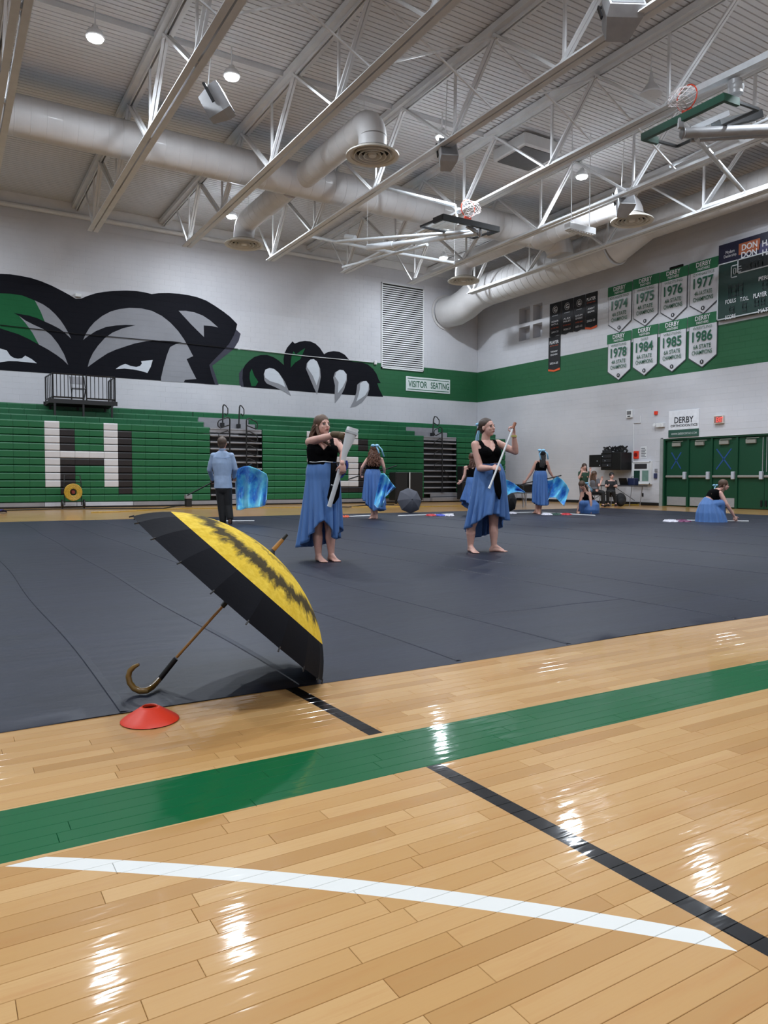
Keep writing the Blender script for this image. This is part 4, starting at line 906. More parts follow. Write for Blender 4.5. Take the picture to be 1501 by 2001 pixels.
guard(pa.x + .1, YP0, xm - .05, YP0, 8); guard(xm + .05, YP0, pb.x - .02, YP0, 7); guard(pa.x + .1, YP0, pa.x + .02, YP1, 4); guard(pb.x - .02, YP0, pb.x, YP1, 4)
c = Vector((pz(159, 780).x, 26.35, zt)); t = thing('folding_chair', 'grey folding chair standing on the railed platform', 'chair', c)
obj('seat', MB().bev(c + Vector((-.22, -.2, .43)), c + Vector((.22, .2, .46)), .01), M_alu, t); obj('backrest', MB().bev(c + Vector((-.22, .2, .62)), c + Vector((.22, .23, .86)), .01), M_alu, t)
for s in (-1, 1): obj('leg', MB().tube([c + Vector((s * .22, -.22, 0)), c + Vector((s * .22, .21, .86))], .013, 6), M_blackm, t); obj('leg', MB().tube([c + Vector((s * .2, .24, 0)), c + Vector((s * .2, -.15, .44))], .013, 6), M_blackm, t)
obj('camera_tripod', MB(), M_black) if 0 else None

# cable reel cart
c = fl(136, 992); c.y = 24.3; M_yel = base('yellow_cable', (186, 150, 50), .5, 0, .2, 30)
t = thing('cable_cart', 'two wheeled black cart with a yellow cable reel against the bleacher', 'cart', c)
sc = .36
for s in (-1, 1):
    obj('wheel', MB().lathe(c + Vector((s * .31 - .03, 0, .14)), [(.02, 0), (.1, 0), (.14, .01), (.14, .05), (.1, .06), (.02, .06)], 20, axis=(1, 0, 0), caps=True), M_black, t, smooth=True)
    obj('frame_post', MB().tube([c + Vector((s * .24, 0, .1)), c + Vector((s * .24, .05, .8)), c + Vector((s * .22, .1, 1.02))], .015, 6), M_blackm, t)
obj('frame_bar', MB().tube([c + Vector((-.24, .05, .8)), c + Vector((.24, .05, .8))], .012, 6).tube([c + Vector((-.22, .1, 1.02)), c + Vector((.22, .1, 1.02))], .012, 6).tube([c + Vector((-.26, 0, .2)), c + Vector((.26, 0, .2))], .012, 6), M_blackm, t)
mb = MB()
for r in (.12, .15, .18, .21, .24):
    for z in (-.05, .0, .05): mb.tube([c + Vector((r * math.cos(q / 20 * 2 * PI), z - .02, .5 + r * math.sin(q / 20 * 2 * PI) * 1.02)) for q in range(21)], .02, 5, False)
obj('cable_coil', mb, M_yel, t, smooth=True); obj('reel_hub', MB().lathe(c + Vector((0, -.1, .5)), [(.01, 0), (.05, 0), (.07, .16)], 14, axis=(0, 1, 0), caps=True), base('hub_red', (120, 40, 30), .5), t)
def cable(name, pts, r, mat, lab, z=.012):
    P = [fl(x, y, z) for x, y in pts]; Q = []
    for i in range(len(P) - 1):
        for k in range(5): Q.append(P[i].lerp(P[i + 1], k / 5) + Vector((0, .02 * math.sin(i * 5 + k * 1.3), 0)))
    Q.append(P[-1]); tag(obj(name, MB().tube(Q, r, 6), mat, smooth=True), lab, 'cable')
cable('floor_cable', [(178, 1001), (232, 999.5), (280, 997), (300, 996), (360, 993.5), (560, 991), (760, 990), (905, 988.6), (925, 988)], .012, M_yel, 'yellow cable lying along the floor in front of the bleacher')
cable('floor_cable', [(1172, 986), (1190, 985.5), (1210, 988), (1230, 986.5), (1252, 987), (1243, 985)], .03, M_yel, 'yellow cable loop on the floor under the wall table', .02)
cable('floor_cable', [(-10, 998), (100, 994.8), (320, 993.5), (345, 989), (366, 988)], .02, M_black, 'thin black cable along the foot of the bleacher at left')
cable('floor_cable', [(620, 989), (680, 991), (740, 985), (770, 986)], .018, M_black, 'thin black cable behind the leftmost dancer with the long curls')

# black speaker cabinets in front of the bleacher
def cabinet(x, y_, wd_, ht, dpth, lab):
    t = thing('speaker_cabinet', lab, 'speaker', (x, y_, 0))
    obj('cabinet', MB().bev((x - wd_ / 2, y_, .12), (x + wd_ / 2, y_ + dpth, ht), .02), M_black, t)
    obj('grille', MB().box((x - wd_ / 2 + .03, y_ - .012, .2), (x + wd_ / 2 - .03, y_, ht - .04)), base('cab_grille', (26, 26, 28), .6, 0, .3, 60), t)
    for s in (-1, 1): obj('caster', MB().lathe((x + s * wd_ * .38 - .02, y_ + .08, .06), [(.01, 0), (.06, 0), (.06, .04), (.01, .04)], 14, axis=(1, 0, 0), caps=True), M_black, t, smooth=True)
    return t
a = wy(773, 950, 23.7).x; b = wy(798, 950, 23.7).x; c_ = wy(827, 950, 23.7).x; h_ = wy(800, 923, 23.7).z
cabinet((a + b) / 2, 23.7, b - a - .02, h_, .5, 'black speaker cabinet left of the white pole, behind the grey umbrella'); cabinet((b + c_) / 2, 23.7, c_ - b - .02, h_, .5, 'black speaker cabinet right of the white pole, behind the grey umbrella')
tag(obj('speaker_pole', MB().tube([(b, 23.6, .02), (b, 23.6, h_ + .0)], .022, 8).box((b - .12, 23.55, 0), (b + .12, 23.65, .03)), M_white), 'slim white pole standing before the twin black cabinets', 'pole')
cabinet(wy(915, 940, 24.0).x, 24.0, .55, wy(912, 911, 24.0).z, .4, 'black cabinet half hidden behind the dancer with the white pole')
# ramp handle left of the aisle
q0, q1 = wy(368, 968, 24.3), wy(416, 944, 24.3)
t = thing('power_pedal_box', 'small black bleacher motor box with a white top left of the man', 'box', (q0.x, 24.3, 0))
obj('body', MB().bev((q0.x - .07, 24.3, 0), (q0.x + .12, 24.5, .26), .01), M_black, t); obj('top_cover', MB().bev((q0.x - .08, 24.28, .26), (q0.x + .13, 24.5, .4), .01), M_alu, t)

# ------------------------------------------------------------------ black vinyl mat
M_mat = bpy.data.materials.new('vinyl_mat'); M_mat.use_nodes = True; tt = NT(M_mat); p = tt.bsdf.inputs
n1 = tt.noise(tt.pos((.25, 1.6, 1)), 2.2, 5, .6); n2 = tt.noise(tt.pos((1.2, 7, 1)), 4, 6, .75); n3 = tt.noise(tt.pos((6, 1.2, 1)), 2.6, 6, .8)
cl = tt.ramp(n1, [(.3, srgb(24, 28, 42)), (.7, srgb(32, 36, 53))]); cl = tt.mix(tt.m('MULTIPLY', tt.ramp(n2, [(.62, (0, 0, 0, 1)), (.8, (1, 1, 1, 1))]), .35), cl, srgb(92, 95, 108)); cl = tt.mix(tt.m('MULTIPLY', tt.ramp(n3, [(.66, (0, 0, 0, 1)), (.78, (1, 1, 1, 1))]), .3), cl, srgb(100, 102, 112))
tt.l(cl, p['Base Color']); p['Roughness'].default_value = .48; p['Specular IOR Level'].default_value = .32
tt.bump(tt.noise(tt.pos((.6, 2.2, 1)), 2.5, 4, .6), .5, .012)
mx0, mx1, my0, my1 = -11.0, 18.82, 2.965, 17.3
t = thing('floor_mat', 'large black vinyl performance mat spread over the court', 'mat', (4, my0, 0))
seams = [-9.2, -7.6, -6, -4.4, -2.8, -1.2, .55, 1.4, 2.2, 2.95, 4.48, 5.3, 6.9, 8.4, 10, 11.6, 13.2, 14.8, 16.4]
xs = sorted(set([mx0 + (mx1 - mx0) * k / 200 for k in range(201)])); ys = [my0, my0 + .01] + [my0 + (my1 - my0) * k / 90 for k in range(1, 91)]
def hz_(x, y_): return .004 + .004 * (mnoise.noise(Vector((x * .9, y_ * .6, 0))) + .6) * min(1, (y_ - my0) * 4 + .1)
mb = MB(); nx = len(xs); mb.v = [(x, y_ + .012 * math.sin(x * 2.1) * (y_ == my0), hz_(x, y_) if y_ > my0 + .005 else .001) for y_ in ys for x in xs]
mb.f = [(j * nx + i, j * nx + i + 1, (j + 1) * nx + i + 1, (j + 1) * nx + i) for j in range(len(ys) - 1) for i in range(nx - 1)]; mb.mi = [0] * len(mb.f)
obj('mat_sheet', mb, M_mat, t, smooth=True)
for s in seams:
    L = []
    for k in range(60):
        y_ = my0 + .02 + (my1 - my0 - .05) * k / 59; L.append(Vector((s + (.1 * math.sin(s * 3) * (.5 - (y_ - my0) / 14)) + .012 * math.sin(y_ * 1.7 + s), y_, 0)))
    mb = MB(); rings = [[(q.x - .008, q.y, hz_(q.x, q.y) - .002), (q.x - .002, q.y, hz_(q.x, q.y) + .004), (q.x + .02, q.y, hz_(q.x, q.y) + .002), (q.x + .05, q.y, hz_(q.x, q.y) - .002)] for q in L]
    mb.loft(rings, False, closed=False); obj('seam', mb, M_mat, t)
mb = MB(); L = [Vector((3.0 + 1.5 * k / 12, 3.92 + .01 * math.sin(k), 0)) for k in range(13)]
mb.loft([[(q.x, q.y - .012, hz_(q.x, q.y) - .002), (q.x, q.y, hz_(q.x, q.y) + .004), (q.x, q.y + .03, hz_(q.x, q.y) - .001)] for q in L], False, closed=False); obj('seam', mb, M_mat, t)

# ------------------------------------------------------------------ umbrella
def dome_mat(name):
    mt = bpy.data.materials.new(name); mt.use_nodes = True; t = NT(mt); p = t.bsdf.inputs
    rho = t.n('ShaderNodeAttribute', attribute_name='rho').outputs['Fac']; ang = t.n('ShaderNodeAttribute', attribute_name='ang').outputs['Fac']
    n1 = t.noise(t.pos((1, 1, 1)), 9, 5, .7); n2 = t.noise(t.pos(), 40, 4, .6)
    ye_ = t.ramp(n2, [(.3, srgb(214, 176, 44)), (.7, srgb(236, 204, 78))])
    cv = t.n('ShaderNodeCombineXYZ'); t.l(t.m('MULTIPLY', ang, 3.2), cv.inputs[0]); t.l(t.m('MULTIPLY', rho, 2.0), cv.inputs[1]); n3_ = t.noise(cv.outputs[0], 2.6, 4, .7)
    r2 = t.m('ADD', t.m('ADD', rho, t.m('MULTIPLY', t.m('SUBTRACT', n1, .5), .1)), t.m('MULTIPLY', t.m('SUBTRACT', n3_, .5), .3))
    d = t.m('ABSOLUTE', t.m('SUBTRACT', r2, .52)); ringm = t.ramp(d, [(.035, (1, 1, 1, 1)), (.105, (0, 0, 0, 1))])
    d2 = t.m('ABSOLUTE', t.m('SUBTRACT', r2, .22)); ring2 = t.ramp(d2, [(.015, (.55, .55, .55, 1)), (.05, (0, 0, 0, 1))])
    mk = t.m('MAXIMUM', t.m('MULTIPLY', ringm, .93), ring2)
    cl = t.mix(mk, ye_, srgb(28, 30, 38))
    bd = t.m('GREATER_THAN', rho, .735)
    cl = t.mix(bd, cl, srgb(15, 16, 23)); t.l(cl, p['Base Color']); p['Roughness'].default_value = .8; p['Specular IOR Level'].default_value = .15
    t.bump(n2, .25, .004); return mt
def umbrella(S_, A_, r, h, N, lab, canopy_mat, cat='umbrella', shaft_mat=None, handle_pts=None, phm=1.1, fer=.13, name='umbrella', tipcol=None, grid=(5, 14)):
    S_, A_ = Vector(S_), Vector(A_); n = (A_ - S_).normalized(); c0 = A_ - n * h
    u = n.cross(UP).normalized(); v = n.cross(u)
    t = thing(name, lab, cat, Vector((S_.x, S_.y, 0)))
    def P(rho, a, sag=0):
        ph = rho * phm; rad = r * math.sin(ph) / math.sin(phm) if phm < PI / 2 else r * rho
        dr = h * (1 - math.cos(ph)) / (1 - math.cos(phm)); rad *= 1 - sag; return A_ - n * (dr + sag * .0) + (u * math.cos(a) + v * math.sin(a)) * rad - n * sag * .25 * r * 0
    gx, gy = grid
    for k in range(N):
        mb = MB(); rho_, ang_ = [], []
        for j in range(gy + 1):
            for i in range(gx + 1):
                f = i / gx; rho = .012 + .988 * j / gy; a = 2 * PI * (k + f) / N; sg = .022 * (1 - (2 * f - 1) ** 2) * (rho ** 1.5) * (20 / N)
                if j == gy: rho = 1.0
                mb.v.append(tuple(P(rho, a, sg))); rho_.append(rho); ang_.append(a)
        mb.f = [(j * (gx + 1) + i, j * (gx + 1) + i + 1, (j + 1) * (gx + 1) + i + 1, (j + 1) * (gx + 1) + i) for j in range(gy) for i in range(gx)]; mb.mi = [0] * len(mb.f)
        o = obj('canopy_panel', mb, canopy_mat, t, smooth=True)
        for nm, dt in (('rho', rho_), ('ang', ang_)): at = o.data.attributes.new(nm, 'FLOAT', 'POINT'); at.data.foreach_set('value', dt)
    for k in range(N):
        a = 2 * PI * k / N
        obj('rib', MB().tube([P(q / 8, a) - n * .006 for q in range(9)] , .0022, 5), M_chrome if tipcol is None else tipcol, t)
        e = P(1, a); dd = (P(1, a) - P(.9, a)).normalized()
        obj('rib_tip', MB().tube([e - dd * .008, e + dd * .014], .0035, 6), M_blackm, t)
        obj('stretcher', MB().tube([P(.5, a) - n * .008, A_ - n * (h * 1.05)], .002, 4), M_chrome if tipcol is None else tipcol, t)
    obj('top_cap', MB().lathe(A_ - n * .004, [(.035, -.004), (.022, .006), (.012, .016), (.008, .02)], 18, axis=n), canopy_mat if shaft_mat is None else M_black, t, smooth=True)
    M_sh = shaft_mat or M_blackm
    obj('shaft', MB().tube([S_, A_ + n * .02], .0065, 10), M_sh, t, smooth=True)
    obj('runner', MB().tube([A_ - n * (h * 1.05 + .03), A_ - n * (h * .98)], .012, 10), M_blackm, t, smooth=True)
    if fer:
        obj('ferrule', MB().tube([A_ + n * .015, A_ + n * fer * .72], [.011, .0095], 12), M_sh, t, smooth=True); obj('ferrule_tip', MB().tube([A_ + n * fer * .72, A_ + n * fer], [.0085, .0065], 12), M_black, t, smooth=True)
    return t, n, u, v
M_bamboo = base('varnished_wood', (166, 118, 52), .35, 0, .2, 14, stretch=(1, 1, 1), coat=.5); M_crook = base('crook_wood', (128, 98, 44), .3, 0, .2, 10, coat=.7)
S0, A0 = Vector((.878, 3.233, .134)), Vector((1.289, 3.146, .586))
t, n, u, v = umbrella(S0, A0, .555, .28, 20, 'open black and yellow umbrella leaning on its hooked wooden handle at the mat edge', dome_mat('umbrella_cloth'), shaft_mat=M_bamboo, fer=.11)
dS = depth(S0)
obj('sleeve', MB().tube([dp(344, 1287, dS + .002), dp(309, 1331, dS - .012)], .0115, 12), M_black, t, smooth=True)
hp = [(311, 1328), (305, 1335), (297, 1343), (286, 1349.5), (274, 1350.5), (262, 1345), (253.5, 1334), (251, 1322), (254, 1311), (262, 1303), (272, 1298)]
dK = depth(fl(276, 1352, .018))
obj('hook_handle', MB().tube([dp(x, y, dK + (dS - .012 - dK) * max(0, 1 - k_ / 3)) for k_, (x, y) in enumerate(hp)], [.012, .0125, .013, .0135, .0135, .0135, .013, .0125, .0115, .010, .006], 12), M_crook, t, smooth=True)
# flat orange cone
c = fl(293, 1408)
t = thing('disc_cone', 'low orange disc cone on the wooden floor by the mat edge', 'cone', c)
obj('cone_body', MB().lathe(c, [(.104, .002), (.108, .004), (.104, .008), (.09, .018), (.04, .05), (.03, .055), (.026, .054), (.026, .048), (.036, .044), (.088, .012), (.104, .002)], 48), M_red, t, smooth=True)
obj('hole_rim', MB().lathe(c, [(.031, .054), (.029, .057), (.026, .055)], 32), base('rim_orange', (226, 72, 40), .45), t, smooth=True)
# grey umbrellas behind, lying open
M_gcloth = base('grey_umbrella_cloth', (76, 78, 88), .75, 0, .1, 4); M_kcloth = base('black_umbrella_cloth', (24, 23, 27), .75, 0, .1, 4)
nv = (CR * .35 - CF * .9 + UP * .25).normalized(); cc = fl(800, 1003); cc.z = .345; A_ = cc + nv * .2; S_ = A_ - nv * .8
t, n, u, v = umbrella(S_, A_, .36, .2, 8, 'open dark grey umbrella on the far mat edge before the twin cabinets', M_gcloth, fer=0, grid=(1, 6), phm=.8)
hk = [S_ - n * .02, S_ - n * .06 - UP * .0, S_ - CR * .06 + UP * .0, S_ - CR * .1 + UP * .03, S_ - CR * .1 + UP * .07]
obj('hook_handle', MB().tube([q if q.z > .02 else Vector((q.x, q.y, .022)) for q in hk], .012, 8), M_crook, t, smooth=True)
nv = (CR * .45 - CF * .85 + UP * .25).normalized(); cc = fl(990, 1001); cc.z = .345; A_ = cc + nv * .2; S_ = A_ - nv * .7
t, n, u, v = umbrella(S_, A_, .36, .2, 8, 'open black umbrella on the mat behind the dancer with the white pole', M_kcloth, fer=0, grid=(1, 6), phm=.8)
# ------------------------------------------------------------------ people
def skin_mat(name, col):
    mt = base(name, col, .5, 0, .05, 30); p = mt.node_tree.nodes['Principled BSDF'].inputs
    p['Subsurface Weight'].default_value = .12; p['Subsurface Scale'].default_value = .01; return mt
M_skin = skin_mat('skin_fair', (216, 170, 156)); M_skin2 = skin_mat('skin_warm', (196, 148, 130))
def cloth(name, col, scale=30, rough=.75, sheen=.1, stretch=(1, 1, 1)):
    mt = base(name, col, rough, 0, .1, scale, bump=.002, stretch=stretch); mt.node_tree.nodes['Principled BSDF'].inputs['Sheen Weight'].default_value = sheen; return mt
M_velvet = cloth('black_velvet', (7, 7, 9), sheen=0, rough=.95); M_velvet.node_tree.nodes['Principled BSDF'].inputs['Specular IOR Level'].default_value = .1; M_skirt = cloth('skirt_blue', (74, 116, 176), 3, .62, .15, (6, 6, .8)); M_skirt2 = cloth('skirt_blue_deep', (68, 110, 172), 3, .62, .15, (6, 6, .8))
M_shirt = cloth('shirt_blue', (150, 170, 200), 9, .85); M_trousers = cloth('black_trousers', (16, 15, 18), 14)
M_tgreen = cloth('green_top', (28, 62, 44), 14); M_ktop = cloth('black_top', (16, 16, 20), 14); M_grey = cloth('grey_cloth', (92, 92, 98), 14)
def hair_mat(name, a, b):
    mt = bpy.data.materials.new(name); mt.use_nodes = True; t = NT(mt); n_ = t.noise(t.pos((60, 60, 6)), 2.0, 4, .7)
    t.l(t.ramp(n_, [(.35, srgb(a)), (.68, srgb(b))]), t.bsdf.inputs['Base Color']); t.bsdf.inputs['Roughness'].default_value = .5; t.bump(n_, .6, .004); return mt
M_hbrown = hair_mat('hair_brown', (62, 44, 34), (112, 84, 64)); M_hauburn = hair_mat('hair_auburn', (58, 34, 26), (104, 64, 46)); M_hcurl = hair_mat('hair_curly', (60, 36, 28), (122, 78, 54)); M_hblack = hair_mat('hair_black', (16, 14, 15), (42, 38, 38)); M_hdbrown = hair_mat('hair_dark_brown', (44, 32, 26), (84, 62, 48)); M_hman = hair_mat('hair_grey_brown', (52, 40, 34), (104, 84, 70))
M_ribbon = cloth('ribbon_pale_blue', (150, 205, 236), 10, .5); M_eye = base('eye_white', (206, 200, 196), .3); M_iris = base('iris_dark', (38, 36, 44), .3); M_liner = base('dark_makeup', (44, 34, 40), .6); M_lip = base('lip_rose', (164, 88, 88), .4); M_brow = base('brow_brown', (84, 60, 48), .7); M_glove = cloth('tan_glove', (92, 74, 50), 10)
M_sole = base('shoe_brown', (72, 48, 40), .5); M_shoe = base('shoe_black', (22, 20, 22), .5); M_band = base('wrist_band', (196, 188, 110), .5)

def remesh(mb, voxel, smooth_it=2, keep=None):
    """one continuous closed surface from overlapping solids; returns a mesh builder"""
    me = bpy.data.meshes.new('tmp'); me.from_pydata(mb.v, [], mb.f)
    bm = bmesh.new(); bm.from_mesh(me); bmesh.ops.recalc_face_normals(bm, faces=bm.faces[:]); bm.to_mesh(me); bm.free()
    o = bpy.data.objects.new('tmp', me); COL.objects.link(o)
    md = o.modifiers.new('r', 'REMESH'); md.mode = 'VOXEL'; md.voxel_size = voxel; md.adaptivity = 0
    if smooth_it: m2 = o.modifiers.new('s', 'SMOOTH'); m2.iterations = smooth_it; m2.factor = .5
    dg = bpy.context.evaluated_depsgraph_get(); me2 = bpy.data.meshes.new_from_object(o.evaluated_get(dg))
    bpy.data.objects.remove(o); bpy.data.meshes.remove(me)
    out = MB(); co = np.empty(len(me2.vertices) * 3); me2.vertices.foreach_get('co', co); co = co.reshape(-1, 3)
    fs = [tuple(p.vertices) for p in me2.polygons]; bpy.data.meshes.remove(me2)
    if keep is not None:
        k = keep(co); idx = np.cumsum(k) - 1; fs = [tuple(int(idx[v]) for v in f) for f in fs if all(k[v] for v in f)]; co = co[k]
    out.v = [tuple(c) for c in co]; out.f = fs; out.mi = [0] * len(fs); return out

def hand(mb, W, d, n, s=1.0, curl=.5, side=1, spread=1.0, simple=False):
    """palm, four fingers and a thumb; d = direction of the hand, n = palm normal (fingers curl toward it)"""
    W, d = Vector(W), Vector(d).normalized(); n = Vector(n); n = (n - d * n.dot(d)).normalized(); sd = d.cross(n) * side
    mb.ell(W + d * .048 * s, sd * .040 * s, n * .016 * s, d * .052 * s)
    for i, (o_, L) in enumerate(((-.030, .072), (-.0105, .08), (.0105, .076), (.030, .06))):
        p = W + d * (.088 - abs(o_) * .25) * s + sd * o_ * s * spread; a = 0; rr = .0085 * s
        for j, f in enumerate((.45, .32, .23)):
            a += curl * (.9, 1.1, .8)[j]; q = p + (d * math.cos(a) + n * math.sin(a)) * L * f * s; mb.cone(p, q, rr * (1 - .08 * j), rr * (.92 - .1 * j), 8); p = q
    p = W + d * .03 * s - sd * .03 * s; q = p + (d * .6 - sd * .75 + n * .35).normalized() * .036 * s; r2 = q + (d * .75 - sd * .25 + n * (.3 + curl * .6)).normalized() * .032 * s
    mb.cone(p, q, .0115 * s, .010 * s, 8); mb.cone(q, r2, .0095 * s, .0078 * s, 8)
def foot(mb, An, T, s=1.0, zf=None):
    """An = ankle joint, T = toe tip on the floor"""
    An, T = Vector(An), Vector(T); f = Vector((T.x - An.x, T.y - An.y, 0)); L = f.length; f.normalize(); sd = f.cross(UP)
    heel = An - f * .035 * s; heel.z = T.z + .028 * s if zf is None else An.z - .05 * s
    mb.cone(An, heel, .036 * s, .030 * s); ball = T - f * .055 * s + UP * .018 * s
    mb.loft([[p + (sd * math.cos(k / 12 * 2 * PI) * a + UP * math.sin(k / 12 * 2 * PI) * b) for k in range(12)] for p, a, b in ((heel, .028 * s, .026 * s), (heel.lerp(ball, .35) + UP * .014 * s, .032 * s, .034 * s), (heel.lerp(ball, .7) + UP * .008 * s, .038 * s, .026 * s), (ball, .043 * s, .018 * s), (ball + f * .02 * s, .040 * s, .014 * s))])
    mb.cone(An, ball + UP * .012 * s, .034 * s, .018 * s)
    for i in range(5): p = ball + sd * (-.032 + .016 * i) * s + f * .008 * s; mb.cone(p, p + f * (.042 - .005 * i) * s - UP * .004 * s, .0105 * s - .0008 * i, .0085 * s - .0006 * i, 8)

def ring(c, r_, f_, a, b, n=20): return [c + r_ * math.cos(k / n * 2 * PI) * a + f_ * math.sin(k / n * 2 * PI) * b for k in range(n)]
class Person:
    def __init__(s, name_label, foot_px, height=1.66, voxel=.008, floor_z=0.0, group=None, depth0=None, cat='person'):
        s.root = fl(*foot_px, floor_z) if depth0 is None else Vector((dp(*foot_px, depth0).x, dp(*foot_px, depth0).y, 0)); s.D = depth(s.root); s.h = height / 1.66; s.vx = voxel
        s.t = thing('person', name_label, cat, s.root, group); s.body = MB()
    def J(s, px, py, dd=0.0): return dp(px, py, s.D + dd)
    def torso(s, H, Wst, Ch, Nk, shL, shR, hipw=.165, waistw=.125, chestw=.15, dep=.11, bust=.05, hipdir=None):
        """H hips, Wst waist, Ch chest centre, Nk base of neck; shL/shR shoulder joints in the picture's left/right"""
        s.H, s.W, s.C, s.N, s.shL, s.shR = H, Wst, Ch, Nk, shL, shR; k = s.h
        R = (shR - shL).normalized(); s.R = R; up = (Nk - Wst).normalized(); F = R.cross(up).normalized(); s.F = F; s.U = up   # F away from camera when facing away
        Rh = Vector(hipdir).normalized() if hipdir else R; Fh = Rh.cross(UP).normalized(); s.Rh, s.Fh = Rh, Fh
        s.tr = lambda g=0, top=True: [ring(H - UP * .07 * k, Rh, Fh, hipw * .62 * k + g, dep * .8 * k + g), ring(H - UP * .02 * k, Rh, Fh, hipw * k + g, dep * 1.08 * k + g), ring(H.lerp(Wst, .45), Rh, Fh, hipw * .93 * k + g, dep * 1.02 * k + g), ring(Wst, R, F, waistw * k + g, dep * .82 * k + g), ring(Wst.lerp(Ch, .55), R, F, (waistw * .4 + chestw * .6) * k + g, dep * .95 * k + g), ring(Ch, R, F, chestw * k + g, dep * k + g), ring(Ch.lerp(Nk, .45), R, F, chestw * .98 * k + g, dep * .82 * k + g), ring(Ch.lerp(Nk, .78), R, F, chestw * .72 * k + g, dep * .6 * k + g), ring(Nk - up * .005, R, F, .07 * k + g, .06 * k + g)]
        s.bust, s.dep, s.chestw = bust, dep, chestw
        s.body.loft(s.tr()); s.fr = -F          # front direction: set by caller through facing()
        for sh in (shL, shR): s.body.cone(Ch.lerp(Nk, .6), sh, .055 * k, .05 * k)
    def front(s, fdir):
        f = Vector(fdir).normalized(); s.fr = (f - s.U * f.dot(s.U)).normalized()
        if s.bust:
            for q in (-1, 1): s.body.ell(s.C + s.fr * s.dep * .72 * s.h + s.R * .066 * s.h * q - s.U * .015, s.R * .058 * s.h, s.fr * s.bust * 1.1 * s.h, s.U * .062 * s.h)
    def limb(s, pts, rs):
        for i in range(len(pts) - 1):
            a, b = pts[i], pts[i + 1]; s.body.cone(a, b, rs[i] * s.h, rs[i + 1] * s.h, 14)
            m_ = a.lerp(b, .3)
    def arm(s, sh, el, wr, hd, n, curl=.6, side=1, fat=1.0):
        k = fat; s.limb([sh, sh.lerp(el, .45), el], [.048 * k, .045 * k, .036 * k]); s.limb([el, el.lerp(wr, .3), wr], [.036 * k, .038 * k, .024 * k]); hand(s.body, wr, hd, n, s.h * 1.02, curl, side)
    def leg(s, hip, kn, an, toe, fat=1.0, ft=True):
        k = fat; s.limb([hip, hip.lerp(kn, .4), kn], [.082 * k, .075 * k, .052 * k]); s.limb([kn, kn.lerp(an, .32), kn.lerp(an, .7), an], [.05 * k, .054 * k, .04 * k, .032 * k])
        if ft: foot(s.body, an, toe, s.h)
    def head(s, c, fdir, up=None, k=1.0, face=True, lip=True):
        s.hc = c; k *= s.h; f = Vector(fdir).normalized(); u = Vector(up).normalized() if up is not None else UP; r = f.cross(u).normalized(); u = r.cross(f).normalized(); s.hf, s.hu, s.hr, s.hk = f, u, r, k; b = s.body
        b.ell(c + u * .032 * k - f * .012 * k, r * .074 * k, f * .094 * k, u * .082 * k, 20, 12); b.ell(c - u * .022 * k + f * .022 * k, r * .060 * k, f * .064 * k, u * .082 * k, 20, 12)
        b.ell(c - u * .082 * k + f * .052 * k, r * .026 * k, f * .024 * k, u * .02 * k); b.ell(c - u * .06 * k + f * .02 * k, r * .047 * k, f * .05 * k, u * .035 * k)
        for q in (-1, 1):
            b.ell(c - u * .022 * k + f * .062 * k + r * .032 * k * q, r * .02 * k, f * .018 * k, u * .02 * k); b.ell(c + r * .073 * k * q - u * .005 * k - f * .008 * k, r * .008 * k, f * .018 * k, u * .028 * k)
            b.ell(c + u * .026 * k + f * .076 * k + r * .026 * k * q, r * .02 * k, f * .010 * k, u * .008 * k)
        b.cone(c + u * .012 * k + f * .083 * k, c - u * .022 * k + f * .102 * k, .0075 * k, .0115 * k, 8); b.ell(c - u * .05 * k + f * .083 * k, r * .02 * k, f * .012 * k, u * .012 * k)
        b.cone(s.N - s.U * .02, c - u * .06 * k - f * .022 * k, .056 * s.h, .05 * k)
        s.facep = []
        if face:
            for q in (-1, 1):
                e = c + u * .006 * k + f * .077 * k + r * .03 * k * q
                s.facep += [('eye_makeup', M_liner, MB().ell(e + u * .002 * k, r * .0175 * k, f * .0095 * k, u * .0085 * k)), ('eye', M_eye, MB().ell(e + f * .003 * k, r * .0125 * k, f * .0092 * k, u * .0046 * k)), ('iris', M_iris, MB().ell(e + f * .0085 * k, r * .0055 * k, f * .0045 * k, u * .0046 * k)),
                            ('eyebrow', M_brow, MB().tube([c + u * .024 * k + f * .086 * k + r * .014 * k * q, c + u * .031 * k + f * .084 * k + r * .03 * k * q, c + u * .027 * k + f * .072 * k + r * .047 * k * q], [.003 * k, .0034 * k, .002 * k], 6))]
            s.facep.append(('lips', M_lip, MB().ell(c - u * .047 * k + f * .092 * k, r * .019 * k, f * .007 * k, u * .0042 * k).ell(c - u * .055 * k + f * .091 * k, r * .016 * k, f * .0075 * k, u * .005 * k)))
    def finish(s, mat):
        o = obj('body', remesh(s.body, s.vx), mat, s.t, smooth=True)
        for nm, mt, mb in s.facep: obj(nm, mb, mt, o, smooth=True)
        s.bo = o; return o
    def bodice(s, mat, zf=.50, zb=.62, strap=.125, kf=4.0, low=-.02, g=.011, name='bodice'):
        mb = MB().loft(s.tr(g))
        if s.bust:
            for q in (-1, 1): mb.ell(s.C + s.fr * s.dep * .72 * s.h + s.R * .066 * s.h * q - s.U * .015, s.R * (.058 * s.h + g), s.fr * (s.bust * 1.1 * s.h + g), s.U * (.062 * s.h + g))
        for sh in (s.shL, s.shR): mb.cone(s.C.lerp(s.N, .6), s.C.lerp(s.N, .6).lerp(sh, .62), .055 * s.h + g, .05 * s.h + g * .8)
        Wv, Uv, Rv, Fv, L = np.array(s.W), np.array(s.U), np.array(s.R), np.array(s.fr), (s.N - s.W).length
